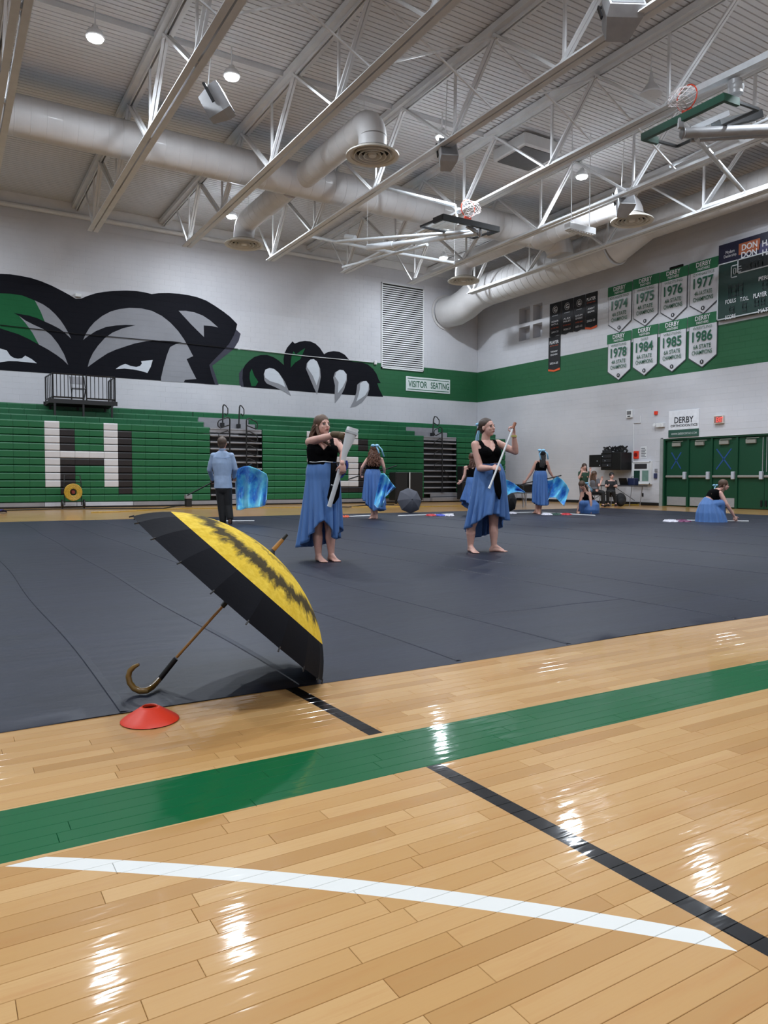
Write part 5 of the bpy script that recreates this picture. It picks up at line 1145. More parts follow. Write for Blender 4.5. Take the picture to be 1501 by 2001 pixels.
        def keep(co):
            d = co - Wv; tt_ = d @ Uv / L; x = np.abs(d @ Rv - 0) / s.h; fr = d @ Fv > 0
            lim = np.where(fr, zf + kf * x, zb + kf * .9 * x); lim = np.where(x > .078, 9.0, lim); dl = s.vx * 1.4 / L
            k_ = (tt_ > low) & (tt_ < lim + dl) & ((x < strap + .004) | (tt_ < .66)); ov = np.clip(tt_ - lim, 0, dl) * (lim < 8); co -= (ov * L)[:, None] * Uv[None]
            return k_
        return obj(name, remesh(mb, s.vx, 2, keep), mat, s.t, smooth=True, solid=.006)
    def garment(s, name, mat, segs, g=.0, loft=None, keep=None, vx=None, solid=0):
        mb = MB()
        if loft: mb.loft(loft)
        for a, b, r1, r2 in segs: mb.cone(a, b, r1, r2, 14)
        return obj(name, remesh(mb, vx or s.vx, 3, keep), mat, s.t, smooth=True, solid=solid)
    def skirt(s, mat, hem, wr=(.135, .1), hipr=(.185, .14), folds=17, amp=.02, name='skirt', hipz=.2, wc=None, bulge=.0):
        """hem: list of (angle deg, world point); 0 = picture right, 90 = away"""
        hem = sorted(hem, key=lambda h: h[0]); n = 144; rows_ = 26; k = s.h; Wc = (wc or s.W) ; rings = []
        def hp_(a):
            a %= 360; P = [(h[0] - 360, h[1]) for h in hem[-2:]] + hem + [(h[0] + 360, h[1]) for h in hem[:2]]
            for i in range(len(P) - 1):
                if P[i][0] <= a <= P[i + 1][0]:
                    f = (a - P[i][0]) / (P[i + 1][0] - P[i][0]); f = f * f * (3 - 2 * f) * .5 + f * .5; return P[i][1].lerp(P[i + 1][1], f)
        for j in range(rows_ + 1):
            v = j / rows_; rr = []
            for i in range(n):
                a = 360 * i / n; ar = math.radians(a); d = CR * math.cos(ar) + CF * math.sin(ar); w0 = Wc + CR * math.cos(ar) * wr[0] * k + CF * math.sin(ar) * wr[1] * k
                h0 = s.H + CR * math.cos(ar) * hipr[0] * k + CF * math.sin(ar) * hipr[1] * k; e = hp_(a)
                if v < hipz: f = v / hipz; p = w0.lerp(h0, f); p += d * .012 * math.sin(f * PI)
                else: f = (v - hipz) / (1 - hipz); p = h0.lerp(e, f); p += d * bulge * math.sin(f * PI)
                ph = mnoise.noise(Vector((math.cos(ar) * 1.3, math.sin(ar) * 1.3, 3.1 + s.root.x))) * 5
                fold = (math.sin(ar * folds + ph) * .7 + math.sin(ar * folds * .53 + 2 * ph + v * 2) * .55); p += d * fold * amp * k * (v ** .8) * (1 + .3 * v)
                rr.append(p)
            rings.append(rr)
        return obj(name, MB().loft(rings, False), mat, s.t, smooth=True, solid=.004)
    def cap(s, mb, g=.011):
        c, f, u, r, k = s.hc, s.hf, s.hu, s.hr, s.hk
        mb.ell(c + u * .043 * k - f * .0235 * k, r * (.073 * k + g), f * (.09 * k + g), u * (.080 * k + g), 26, 16); mb.ell(c - u * .0 * k - f * .045 * k, r * .068 * k, f * .058 * k, u * .08 * k, 20, 12)
    def locks(s, mb, n, roots, tips, r0=.016, wave=.012, wf=9, seed=1, steps=12):
        rn = random.Random(seed)
        for i in range(n):
            a = roots(i / max(1, n - 1), rn); b = tips(i / max(1, n - 1), rn); ph = rn.random() * 6; pts = []; rs = []
            mid = a[1] if isinstance(a, tuple) else None; a0 = a[0] if mid is not None else a
            for j in range(steps + 1):
                v = j / steps; p = a0.lerp(b, v) if mid is None else (a0 * (1 - v) ** 2 + mid * 2 * v * (1 - v) + b * v * v)
                p = p + s.hr * wave * math.sin(v * wf + ph) + s.hf * wave * .7 * math.cos(v * wf * 1.1 + ph); pts.append(p); rs.append(r0 * (1 - .6 * v * v) * (.8 + .4 * rn.random() * 0 + .2))
            mb.tube(pts, rs, 7)
def bow(P, c, d, side, n_, label=None, sz=1.0, tails=()):
    mb = MB()
    for q in (-1, 1): mb.ell(c + side * .04 * q * sz, side * .04 * sz, n_ * .02 * sz, d * .025 * sz, 10, 6)
    mb.ball(c, .014 * sz, 8)
    for T in tails:
        L = [Vector(p) for p in T]; L2 = [p + side * .03 * sz for p in L]; mb.loft([[a, b] for a, b in zip(L, L2)], False, closed=False)
    return obj('hair_bow', mb, M_ribbon, P.t, smooth=True, solid=.003)
def ribbon(name, mat, pts, wd, P, side=None, th=.004):
    side = side or CR; mb = MB(); mb.loft([[Vector(p) - side * wd[i] / 2, Vector(p) + CF * .006 * math.sin(i * 2), Vector(p) + side * wd[i] / 2] for i, p in enumerate(pts)], False, closed=False)
    return obj(name, mb, mat, P.t if P else None, smooth=True, solid=th)

# --- dancer with the white rifle
P = Person('dancer in black bodice and blue skirt spinning a white wooden rifle', (642, 1097), 1.66, .0062); J = P.J
H, Wt, Ch, Nk = J(631, 935), J(629.5, 903, -.01), J(630, 879, -.01), J(633, 854)
shL, shR = J(605.5, 864, -.02), J(657, 864, .05)
P.torso(H, Wt, Ch, Nk, shL, shR, .175, .15, .165, .12, .05); fr = (-CF * .85 + CR * .5); P.front(fr)
el = J(627, 857, -.2); wr_ = J(655, 849.5, -.26); P.arm(shL, el, wr_, CR * .95 - UP * .08, -CF + UP * -.2, .75, -1, 1.12)
el2, wr2 = J(671, 886, -.04), J(668.5, 905, -.33); P.arm(shR, el2, wr2, CR * .12 - UP * .95, CF - CR * .4, .8, 1, 1.08)
hL, hR = J(623, 943), J(640, 943); kL, kR = J(620, 1035, -.03), J(645, 1035, -.03); aL, aR = J(622.5, 1086, .0), J(647.5, 1084, .02)
P.leg(hL, kL, aL, Vector(fl(635, 1101)), 1.08); P.leg(hR, kR, aR, Vector(fl(661, 1099.5)), 1.08)
P.head(J(630.5, 832.5, -.02), CR * .62 - CF * .78 + UP * .12, k=1.02); P.finish(M_skin)
P.bodice(M_velvet, .42, .62, .125, 4.2, -.14)
P.skirt(M_skirt, [(0, J(665, 1030, .05)), (25, J(663, 1050, .15)), (60, J(650, 1060, .25)), (90, J(631, 1064, .28)), (120, J(607, 1068, .25)), (155, J(590, 1069, .15)), (185, J(581, 1070, 0)), (210, J(596, 1062, -.15)), (235, J(612, 1040, -.2)), (255, J(622, 1023, -.22)), (270, J(633, 1017, -.22)), (290, J(644, 1028, -.2)), (315, J(653, 1053, -.15)), (335, J(660, 1045, -.08))], (.155, .105), (.19, .145), 15, .026)
obj('waist_cord', MB().tube([J(605 + 46 * k / 8, 902.5 + .8 * math.sin(k), -.13 + .02 * abs(k - 4) / 4) for k in range(9)], .005, 6), M_white, P.t)
ribbon('sash', M_velvet, [J(652, 904, -.16), J(655, 925, -.18), J(655, 950, -.2), J(651, 972, -.2), J(648, 985, -.2)], [.06, .1, .12, .13, .06], P)
mb = MB(); P.cap(mb)
def rt_(u_, rn): a = -1.9 + 3.8 * u_; k = P.hk; st = P.hc + P.hr * math.sin(a) * .072 * k - P.hf * (.03 + .05 * math.cos(a)) * k + P.hu * .03 * k; return (st, st + P.hr * math.sin(a) * .05 - P.hf * .03 - UP * .1)
def tp_(u_, rn): a = -1.9 + 3.8 * u_; return P.N + P.hr * (math.sin(a) * .10) - P.hf * (.08 + .06 * math.cos(a)) - UP * (.1 + .12 * rn.random()) - CR * .03
P.locks(mb, 64, rt_, tp_, .011, .012, 13, 3)
P.locks(mb, 12, lambda u_, rn: (P.hc - P.hr * -.07 + P.hf * .0, P.hc + P.hr * .1 - UP * .1), lambda u_, rn: P.N + CR * (.06 + .02 * u_) - CF * .14 - UP * (.06 + .05 * rn.random()), .008, .012, 12, 5)
obj('hair', mb, M_hbrown, P.t, smooth=True)
bow(P, P.hc - P.hf * .1 + P.hu * .0, P.hu, CR, CF, sz=.8, tails=[[P.hc - P.hf * .1, P.hc - P.hf * .13 - UP * .06, P.hc - P.hf * .12 - UP * .12]])
obj('glove', MB().cone(J(651, 849, -.255), J(662, 850, -.262), .036, .04).ell(J(668, 852, -.275), CR * .055, CF * .032, UP * .04), M_glove, P.t, smooth=True)
# rifle
a, b = J(690, 836, -.34), J(643.5, 990, -.24); d = (b - a).normalized(); L = (b - a).length; sd = d.cross(-CF).normalized(); nn = sd.cross(d)
t = thing('spinning_rifle', 'white wooden spinning rifle with a blue strap held by the nearer left dancer', 'rifle', a)
mb = MB(); mb.loft([[a + d * L * v + sd * o_ + (sd * math.cos(q / 12 * 2 * PI) * w_ + nn * math.sin(q / 12 * 2 * PI) * .017) for q in range(12)] for v, w_, o_ in ((0, .055, 0), (.01, .066, 0), (.08, .062, .002), (.2, .048, .006), (.3, .034, .008), (.37, .027, .003), (.42, .03, 0), (.55, .028, 0), (.8, .025, 0), (1, .025, 0))]); obj('stock', mb, M_white, t, smooth=True)
obj('butt_tape', MB().obox(a + d * .05, sd * .069, nn * .021, d * .012), base('tape_white', (200, 204, 208), .3), t)
obj('strap', MB().tube([a + d * L * .40 - sd * .035, a + d * L * .46 - sd * .06, a + d * L * .56 - sd * .055, a + d * L * .62 - sd * .03], .011, 8), base('strap_blue', (42, 64, 150), .5), t, smooth=True)
obj('bolt', MB().tube([a + d * L * .74 - sd * .02, a + d * L * .74 + sd * .05], .009, 8).tube([a + d * L * .4 - nn * .02, a + d * L * .5 - nn * .02], .008, 8), M_chrome, t, smooth=True)

# --- dancer with the white pole, ponytail
P = Person('dancer with long ponytail in black bodice and blue skirt raising a white pole', (948, 1079), 1.68, .0064); J = P.J
H, Wt, Ch, Nk = J(957, 935), J(956, 906, -.02), J(952.5, 884, -.02), J(948, 861.5)
shL, shR = J(929, 869.5, -.06), J(972, 866.5, .06)
P.torso(H, Wt, Ch, Nk, shL, shR, .175, .142, .16, .118, .05); P.front(-CF * .9 + CR * .4)
el = J(938, 915, -.12); wr_ = J(960, 914.5, -.3); P.arm(shL, el, wr_, CR * .95 + UP * .05 - CF * .1, CF * .6 + UP * -.1 - UP * .4, .9, -1, 1.15)
el2, wr2 = J(1007.5, 883, -.02), J(1004.5, 850, -.1); P.arm(shR, el2, wr2, UP * .95 - CR * .1, -CR * .8 - CF * .3, 1.0, 1, 1.08)
hL, hR = J(949, 944), J(966, 944); P.leg(hL, J(920.5, 1030, -.05), J(919.5, 1068, -.02), Vector(fl(931.5, 1083)), 1.1); P.leg(hR, J(964.5, 1025, .0), J(965.5, 1066.5, .0), Vector(fl(991, 1080)), 1.1)
P.head(J(952.5, 836.5, -.03), CR * .72 - CF * .68 + UP * .1, k=1.03); P.finish(M_skin)
P.bodice(M_velvet, .42, .6, .125, 4.2, -.05)
P.skirt(M_skirt, [(0, J(985, 1012, .08)), (20, J(978, 1030, .14)), (45, J(968, 1036, .2)), (75, J(955, 1044, .24)), (100, J(942, 1048, .25)), (125, J(929, 1051, .2)), (150, J(917, 1040, .15)), (180, J(911.5, 1034, .02)), (205, J(914, 1032, -.12)), (235, J(930, 1022, -.2)), (255, J(940, 1016, -.24)), (275, J(952, 1007, -.25)), (300, J(970, 1005, -.2)), (330, J(989.5, 1017, -.1)), (345, J(990, 1016, 0))], (.145, .105), (.2, .15), 15, .03)
ribbon('sash', M_velvet, [J(968, 908, -.17), J(970, 925, -.2), J(972, 945, -.2), J(974, 962, -.2), J(976, 976, -.2)], [.05, .08, .09, .08, .02], P)
obj('waist_cord', MB().tube([J(940 + 33 * k / 8, 907, -.15 + .02 * abs(k - 4) / 4) for k in range(9)], .005, 6), M_skirt, P.t)
obj('wrist_band', MB().lathe(wr2 - UP * .015, [(.034, -.012), (.036, 0), (.034, .012)], 16), M_band, P.t, smooth=True)
mb = MB(); P.cap(mb, .006); kk = P.hk; bk = P.hc - P.hf * .1 * kk + P.hu * .03
P.locks(mb, 14, lambda u_, rn: (bk + P.hr * .02 * (rn.random() - .5), bk - P.hf * .08 - UP * .05), lambda u_, rn: bk - P.hf * (.03 + .03 * rn.random()) - UP * (.26 + .1 * rn.random()) + P.hr * .06 * (rn.random() - .5), .02, .005, 6, 9)
obj('hair', mb, M_hdbrown, P.t, smooth=True)
bow(P, bk + UP * .03, UP, CR, CF, sz=.8, tails=[[bk - CR * .02, bk - CR * .06 - UP * .12, bk - CR * .07 - UP * .24, bk - CR * .09 - UP * .38], [bk, bk - CR * .035 - UP * .1, bk - CR * .04 - UP * .26]])
t = thing('baton_pole', 'slim white pole with taped tip raised diagonally by the ponytailed dancer', 'pole', J(957, 953, -.4))
pa_, pb_ = J(956.5, 953, -.42), J(1002, 838, -.17)
obj('shaft', MB().tube([pa_, pb_], .0125, 10), M_white, t, smooth=True); obj('pole_tip', MB().tube([pa_ - (pb_ - pa_).normalized() * .015, pa_ + (pb_ - pa_).normalized() * .02], .015, 10), M_white, t, smooth=True)
obj('handle_wrap', MB().tube([pb_, pb_ + (pb_ - pa_).normalized() * .09], .02, 10), base('amber_wrap', (150, 90, 60), .4), t, smooth=True)

# --- hidden dancer behind her
P = Person('dancer mostly hidden behind the ponytailed dancer, one bare arm showing at left', (925, 1008), 1.66, .011); J = P.J
P.torso(J(925, 947), J(924, 932), J(923, 921), J(921, 908), J(910, 914), J(932, 913), .16, .13, .15, .11, .0); P.front(CF)
P.arm(J(911, 914), J(908, 929), J(903, 939), -CR * .7 - UP * .6, CF, .3, 1); P.arm(J(932, 914), J(936, 928), J(938, 942), -UP, CF, .3, 1)
P.leg(J(921, 951), J(922, 978), J(922, 1001), Vector(fl(920, 1007))); P.leg(J(929, 951), J(930, 978), J(931, 1001), Vector(fl(932, 1007)))
P.head(J(922, 895), CF, face=False); P.finish(M_skin); P.bodice(M_velvet, .6, .6, .125, 4, -.05)
P.skirt(M_skirt2, [(0, J(945, 990)), (60, J(938, 996, .2)), (120, J(914, 995, .2)), (160, J(903, 984, .1)), (180, J(901, 975)), (220, J(912, 982, -.2)), (270, J(925, 988, -.25)), (320, J(938, 990, -.2))], (.14, .1), (.19, .15), 11, .03)
mb = MB(); P.cap(mb); P.locks(mb, 14, lambda u_, rn: (P.hc - P.hf * .08 + P.hr * .1 * (u_ - .5), P.hc - P.hf * .1 - UP * .1), lambda u_, rn: P.N - P.hf * .12 + P.hr * .25 * (u_ - .5) - UP * (.05 + .1 * rn.random()), .02, .012, 9, 4); obj('hair', mb, M_hauburn, P.t, smooth=True)

def flag(name, lab, outline, depths, pole=None, cat='flag', mat=None, pole_mat=None, nx=34, ny=26, amp=.09, seed=1, fold=3.2):
    """silk between a top edge and a bottom edge (pixel polylines), folds run down the cloth"""
    top, bot = outline; D0, D1 = depths
    def at(pl, u_):
        L = [0]; 
        for i in range(len(pl) - 1): L.append(L[-1] + math.dist(pl[i][:2], pl[i + 1][:2]))
        x = u_ * L[-1]
        for i in range(len(pl) - 1):
            if x <= L[i + 1] + 1e-9: f = (x - L[i]) / max(1e-9, L[i + 1] - L[i]); return [pl[i][k] + (pl[i + 1][k] - pl[i][k]) * f for k in range(2)]
        return pl[-1]
    mb = MB(); g = []
    for j in range(ny + 1):
        v = j / ny
        for i in range(nx + 1):
            u_ = i / nx; a, b = at(top, u_), at(bot, u_); px, py = a[0] + (b[0] - a[0]) * v, a[1] + (b[1] - a[1]) * v
            dd = amp * (math.sin(u_ * fold * 2 * PI + v * 2.0 + seed) + .5 * math.sin(u_ * fold * 4.3 + v * 5 + seed * 2)) * (.3 + .9 * v) + .15 * math.sin(v * PI)
            mb.v.append(tuple(dp(px, py, D0 + (D1 - D0) * u_ + dd)))
    mb.f = [(j * (nx + 1) + i, j * (nx + 1) + i + 1, (j + 1) * (nx + 1) + i + 1, (j + 1) * (nx + 1) + i) for j in range(ny) for i in range(nx)]; mb.mi = [0] * len(mb.f)
    t = thing(name, lab, cat, Vector(mb.v[0])); o = obj('silk', mb, mat or M_silk, t, smooth=True, solid=.004)
    hemp = [Vector(mb.v[ny * (nx + 1) + i]) for i in range(nx + 1)]; obj('hem', MB().tube(hemp, .008, 5), M_ribbon, t, smooth=True)
    if pole: obj('pole', MB().tube(pole, .014, 8), pole_mat or M_black, t, smooth=True); obj('pole_tip', MB().tube([pole[-1], Vector(pole[-1]) + (Vector(pole[-1]) - Vector(pole[0])).normalized() * .03], .018, 8), pole_mat or M_black, t, smooth=True)
    return t
M_silk = bpy.data.materials.new('flag_silk'); M_silk.use_nodes = True; tt = NT(M_silk); n1 = tt.noise(tt.pos(), 3.2, 5, .6); n2 = tt.noise(tt.pos(), 16, 5, .75)
cl = tt.ramp(n1, [(.3, srgb(34, 84, 190)), (.42, srgb(52, 136, 226)), (.5, srgb(84, 188, 240)), (.62, srgb(124, 222, 246))]); cl = tt.mix(tt.m('MULTIPLY', tt.ramp(n2, [(.52, (0, 0, 0, 1)), (.62, (1, 1, 1, 1))]), .55), cl, srgb(132, 218, 240))
tt.l(cl, tt.bsdf.inputs['Base Color']); tt.bsdf.inputs['Roughness'].default_value = .35; tt.bsdf.inputs['Sheen Weight'].default_value = .3

# --- man in the blue shirt, seen from behind
P = Person('man seen from behind in light blue shirt and black trousers, walking with a flag', (442, 1024), 1.78, .0085); J = P.J; k = P.h
H, Wt, Ch, Nk = J(436.5, 952), J(435, 930), J(434.5, 906), J(434.5, 880)
shL, shR = J(417, 890.5), J(452, 890.5); P.torso(H, Wt, Ch, Nk, shL, shR, .155, .145, .175, .115, 0); P.front(CF)
eL, eR, wL, wR = J(409.5, 918, .05), J(459.5, 916, .05), J(415, 937, .25), J(457, 932, .25)
P.arm(shL, eL, wL, CF * .6 - UP * .2 - CR * .1, -UP, .9, 1, 1.1); P.arm(shR, eR, wR, CF * .6 - UP * .2, -UP, .9, -1, 1.1)
hL, hR = J(431, 956), J(443, 956); kL, kR = J(433, 988, .0), J(446, 988, .02); aL, aR = J(435.5, 1018, .0), J(449.5, 1013, -.05)
P.leg(hL, kL, aL, J(436, 1024, .25), ft=False); P.leg(hR, kR, aR, J(450, 1021, .12), ft=False)
P.head(J(434.6, 867.5, .02), CF, face=False, k=1.05); P.finish(M_skin2)
sg = [(shL, shL.lerp(eL, .5), .056 * k, .058 * k), (shL.lerp(eL, .5), eL, .06 * k, .05 * k), (eL, wL, .05 * k, .036 * k), (shR, shR.lerp(eR, .5), .056 * k, .058 * k), (shR.lerp(eR, .5), eR, .06 * k, .05 * k), (eR, wR, .05 * k, .036 * k), (Ch.lerp(Nk, .6), shL, .066 * k, .06 * k), (Ch.lerp(Nk, .6), shR, .066 * k, .06 * k)]
lf = P.tr(.022)[1:-1] + [ring(Nk - UP * .01, P.R, P.F, .075, .068)]; P.garment('shirt', M_shirt, sg, loft=lf, vx=.0085)
obj('collar', MB().lathe(Nk + UP * .0, [(.07, -.02), (.066, .03), (.058, .035)], 20), M_shirt, P.t, smooth=True, solid=.004)
obj('shirt_yoke_seam', MB().tube([J(418 + 33 * q / 8, 893 + 2.2 * math.sin(q / 8 * PI), -.125) for q in range(9)], .003, 5), base('shirt_seam', (112, 138, 176), .8), P.t)
P.garment('trousers', M_trousers, [(H - UP * .03, H + UP * .03, .15, .14), (hL, kL, .108, .085), (kL, J(435.5, 1016), .085, .072), (hR, kR, .108, .085), (kR, J(449.5, 1011, -.04), .085, .072)], loft=[ring(H - UP * .07, P.R, P.F, .13, .1), ring(H - UP * .02, P.R, P.F, .168, .13), ring(H + UP * .12, P.R, P.F, .155, .11)])
q_ = J(436, 1022, .0); obj('shoe', MB().ell(q_ + CF * .08 + UP * .0, CR * .045, CF * .15, UP * .045), M_shoe, P.t, smooth=True)
q_ = J(449.5, 1019, -.06); o = obj('shoe', MB().ell(q_ + CF * .03 - UP * .0, CR * .042, CF * .06, UP * .075), M_shoe, P.t, smooth=True); obj('sole', MB().ell(q_ - CF * .025, CR * .036, CF * .015, UP * .062), M_sole, o, smooth=True)
mb = MB(); c = P.hc; P.cap(mb, .012); mb.ell(c - UP * .02 - CF * .05, CR * .076, CF * .062, UP * .085, 20, 12); obj('hair', remesh(mb, .008), M_hman, P.t, smooth=True)
flag('performance_flag', 'blue rippled flag on a black pole held by the man in the light blue shirt', ([(459, 926), (466, 915), (478, 911), (487, 910.5), (505, 917), (521, 926), (524, 940)], [(462, 996), (470, 996.5), (480, 993), (492, 992), (505, 991), (518, 987), (521, 976)]), (15.4, 15.0), [J(366, 968, .1), J(414, 943, .3), J(458, 926, .32), J(490, 908, .3)], seed=2)
tag(obj('floor_pole', MB().tube([fl(414, 1019, .02), fl(497, 1018, .02)], .02, 8), M_white, smooth=True), 'white pole on the mat behind the feet of the man in the blue shirt', 'pole')
tag(obj('silk_scrap', MB().ell(fl(408, 1018, .03), CR * .1, CF * .05, UP * .04, 10, 6), M_red, smooth=True), 'small red and dark bundle of silk at the left end of a floor pole', 'flag') if 0 else None

# --- dancer with long curls, back view
P = Person('dancer seen from behind with long curly hair and pale blue bow', (729, 1014.5), 1.7, .010); J = P.J
H, Wt, Ch, Nk = J(729, 932), J(728.5, 917), J(730, 905), J(731.5, 893)
shL, shR = J(718.5, 898), J(745, 898); P.torso(H, Wt, Ch, Nk, shL, shR, .165, .13, .155, .11, 0); P.front(CF)
P.arm(shL, J(708, 913), J(705, 925, .1), -UP * .6 + CF * .5, CR, .8, 1); P.arm(shR, J(750, 912), J(751.5, 923, .1), -UP * .5 + CF * .5, -CR, .8, -1)
P.leg(J(725, 940), J(725, 975), J(728, 1004, 0), Vector(fl(719, 1014.5))); P.leg(J(733, 940), J(733, 975), J(735.5, 1001, .0), Vector(fl(731, 1013.5)))
P.head(J(731.5, 880.5, .02), CF, face=False); P.finish(M_skin); P.bodice(M_velvet, .6, .62, .125, 4, -.05)
P.skirt(M_skirt2, [(0, J(752, 985)), (30, J(751, 998, .15)), (60, J(744, 999, .25)), (90, J(731, 997, .28)), (130, J(718, 988, .25)), (180, J(710, 974)), (215, J(713, 980, -.15)), (245, J(722, 992, -.22)), (270, J(730, 999, -.25)), (300, J(742, 995, -.22)), (330, J(751, 997, -.12))], (.145, .105), (.195, .15), 13, .03)
mb = MB(); P.cap(mb, .02); P.locks(mb, 46, lambda u_, rn: (P.hc + P.hr * .16 * (u_ - .5) - P.hf * .08 + P.hu * .02, P.hc - P.hf * .14 - UP * .12 + P.hr * .26 * (u_ - .5)), lambda u_, rn: P.C - P.hf * (.13 + .04 * rn.random()) + P.hr * .30 * (u_ - .5) - UP * (.0 + .09 * rn.random()), .021, .02, 20, 11, 16); obj('hair', mb, M_hcurl, P.t, smooth=True)
bw = J(733, 870.5, -.12); bow(P, bw, UP, CR, CF, sz=1.2, tails=[[bw, bw + CR * .05 - UP * .1, bw + CR * .09 - UP * .22], [bw + CR * .05, bw + CR * .13 - UP * .08, bw + CR * .19 - UP * .26]])
flag('performance_flag', 'blue flag trailing beside the dancer with long curls, black pole across her back', ([(744, 925), (751, 925), (757, 931), (765, 943), (773.5, 953)], [(731, 985), (737, 992), (747, 990), (752, 972), (762, 962)]), (16.4, 16.2), [J(680, 937, .1), J(704, 929, .12), J(751, 918, .12), J(773, 910.5, .12)], seed=5)

# --- dark haired dancer, back view
P = Person('dark haired dancer seen from behind with pale ribbons, sweeping a blue flag', (1051, 1004.5), 1.78, .012); J = P.J
H, Wt, Ch, Nk = J(1056, 932), J(1056, 920), J(1057.5, 911), J(1058.5, 900)
shL, shR = J(1048.5, 903.5), J(1068.5, 903.5); P.torso(H, Wt, Ch, Nk, shL, shR, .155, .125, .148, .105, 0); P.front(CF)
P.arm(shL, J(1038, 924), J(1028, 939, .0), -UP * .7 - CR * .5, CF, .8, 1); P.arm(shR, J(1074, 921), J(1080, 931, .0), CR * .6 - UP * .5, CF, .8, -1)
P.leg(J(1053, 938), J(1051, 970), J(1049, 996, 0), Vector(fl(1042, 1003.5))); P.leg(J(1060, 938), J(1058, 970), J(1055.5, 997, 0), Vector(fl(1053, 1005.5)))
P.head(J(1059.5, 888.5, .02), CF, face=False); P.finish(M_skin2); P.bodice(M_velvet, .6, .62, .125, 4, -.05)
P.skirt(M_skirt2, [(0, J(1073, 983)), (60, J(1068, 988, .25)), (120, J(1047, 988, .25)), (180, J(1040, 980)), (230, J(1047, 986, -.2)), (270, J(1057, 988, -.25)), (320, J(1069, 988, -.2))], (.135, .1), (.18, .14), 13, .022)
mb = MB(); P.cap(mb, .016); P.locks(mb, 26, lambda u_, rn: (P.hc + P.hr * .12 * (u_ - .5) - P.hf * .08, P.hc - P.hf * .13 - UP * .12 + P.hr * .14 * (u_ - .5)), lambda u_, rn: P.C - P.hf * .13 + P.hr * .12 * (u_ - .5) - UP * (-.03 + .08 * rn.random()), .02, .006, 9, 12); obj('hair', mb, M_hblack, P.t, smooth=True)
bw = J(1058.5, 880, -.13); bow(P, bw, UP, CR, CF, sz=1.3, tails=[[bw - CR * .02, bw - CR * .08 - UP * .1, bw - CR * .03 - UP * .26], [bw + CR * .04, bw + CR * .13 - UP * .08, bw + CR * .16 - UP * .24]])
flag('performance_flag', 'blue flag swirling right of the dark haired dancer on a black pole', ([(1066, 940), (1078, 938), (1090, 931), (1100, 938), (1108, 948), (1112.5, 957)], [(1058, 978), (1066, 985), (1074, 972), (1086, 972), (1096, 982), (1103, 989)]), (20.0, 19.6), [J(1014, 949, .0), J(1028, 944, .0), J(1081, 933, -.1), J(1095, 929.5, -.1)], seed=9)
flag('performance_flag', 'bright light blue flag spread out between two dancers, no pole visible', ([(975, 936), (983, 936), (992, 938), (1005, 945), (1015, 953), (1027, 962)], [(972, 966), (980, 967), (991, 968), (1000, 963), (1012, 961), (1026, 963)]), (19.4, 19.2), [dp(905, 942, 19.5), dp(938, 941, 19.45), dp(983, 937, 19.4)], seed=4, amp=.05)
def floor_rig(lab, x0, x1, y0, y1, col, seed, cx0, cx1):
    t = thing('floor_flag', lab, 'flag', fl(x0, y0)); obj('pole', MB().tube([fl(x0, y0, .016), fl(x1, y1, .016)], .016, 8), M_white, t, smooth=True)
    rn = random.Random(seed)
    for q, cc in enumerate(col):
        a = cx0 + (cx1 - cx0) * (q + .5) / len(col); wd_ = (cx1 - cx0) / len(col) * .62; c = fl(a, (y0 + y1) / 2, .03); pxm = FPX / depth(c); mb = MB(); n = 24; rg = []
        for j in range(7):
            f = j / 6; rg.append([c + (CR * math.cos(i / n * 2 * PI) * wd_ / pxm * 1.0 + CF * math.sin(i / n * 2 * PI) * .16) * math.sin(f * PI * .5 + .02) * (1 + .18 * math.sin(i * 1.9 + q + seed)) + UP * (.045 * math.cos(f * PI * .5) + .012 * math.sin(i * 2.3 + j + seed) - .025) for i in range(n)])
        for r__ in rg:
            for i in range(n): r__[i].z = max(.008, r__[i].z)
        obj('folded_silk', mb.loft(rg, True), cc, t, smooth=True)
    return t
Fr, Fw, Fb, Fg, Fp, Fo = base('silk_red', (176, 34, 44), .5), base('silk_white', (206, 204, 214), .5), base('silk_blue', (58, 70, 170), .5), base('silk_green', (30, 62, 50), .6), base('silk_plum', (104, 40, 82), .5), base('silk_orange', (206, 92, 60), .5)
floor_rig('red, white and blue silk bundle on a floor pole before the grey umbrella', 778, 886, 1008, 1004.5, [Fr, Fb, Fw], 3, 834, 886)
floor_rig('white floor pole with a small orange red silk behind the rifle dancer', 663, 728, 1010.5, 1007.5, [Fo, Fo], 4, 664, 682)
floor_rig('pale red silk and white pole lying at the feet of the dark haired dancer', 978, 1050, 1003, 1001, [Fo, Fw], 5, 976, 1008)
floor_rig('dark green and red silk on a white pole under the kneeling dancer in mid distance', 1060, 1163, 1001.5, 1007.5, [Fw, Fg, Fr], 6, 1060, 1114)
floor_rig('plum and white silk on a white pole under the hand of the rightmost dancer', 1298, 1463, 1016.5, 1018.5, [Fw, Fp], 7, 1300, 1345)
tag(obj('flag_end', MB().loft([[fl(-6, 996, .02) + UP * .0, fl(-6, 1001, .02)], [fl(6, 995, .12), fl(8, 1000.5, .02)], [fl(14, 999.5, .05), fl(14, 1001.5, .01)]], False, closed=False), Fb, smooth=True), 'corner of a blue flag on the floor at the left edge of the picture', 'flag')

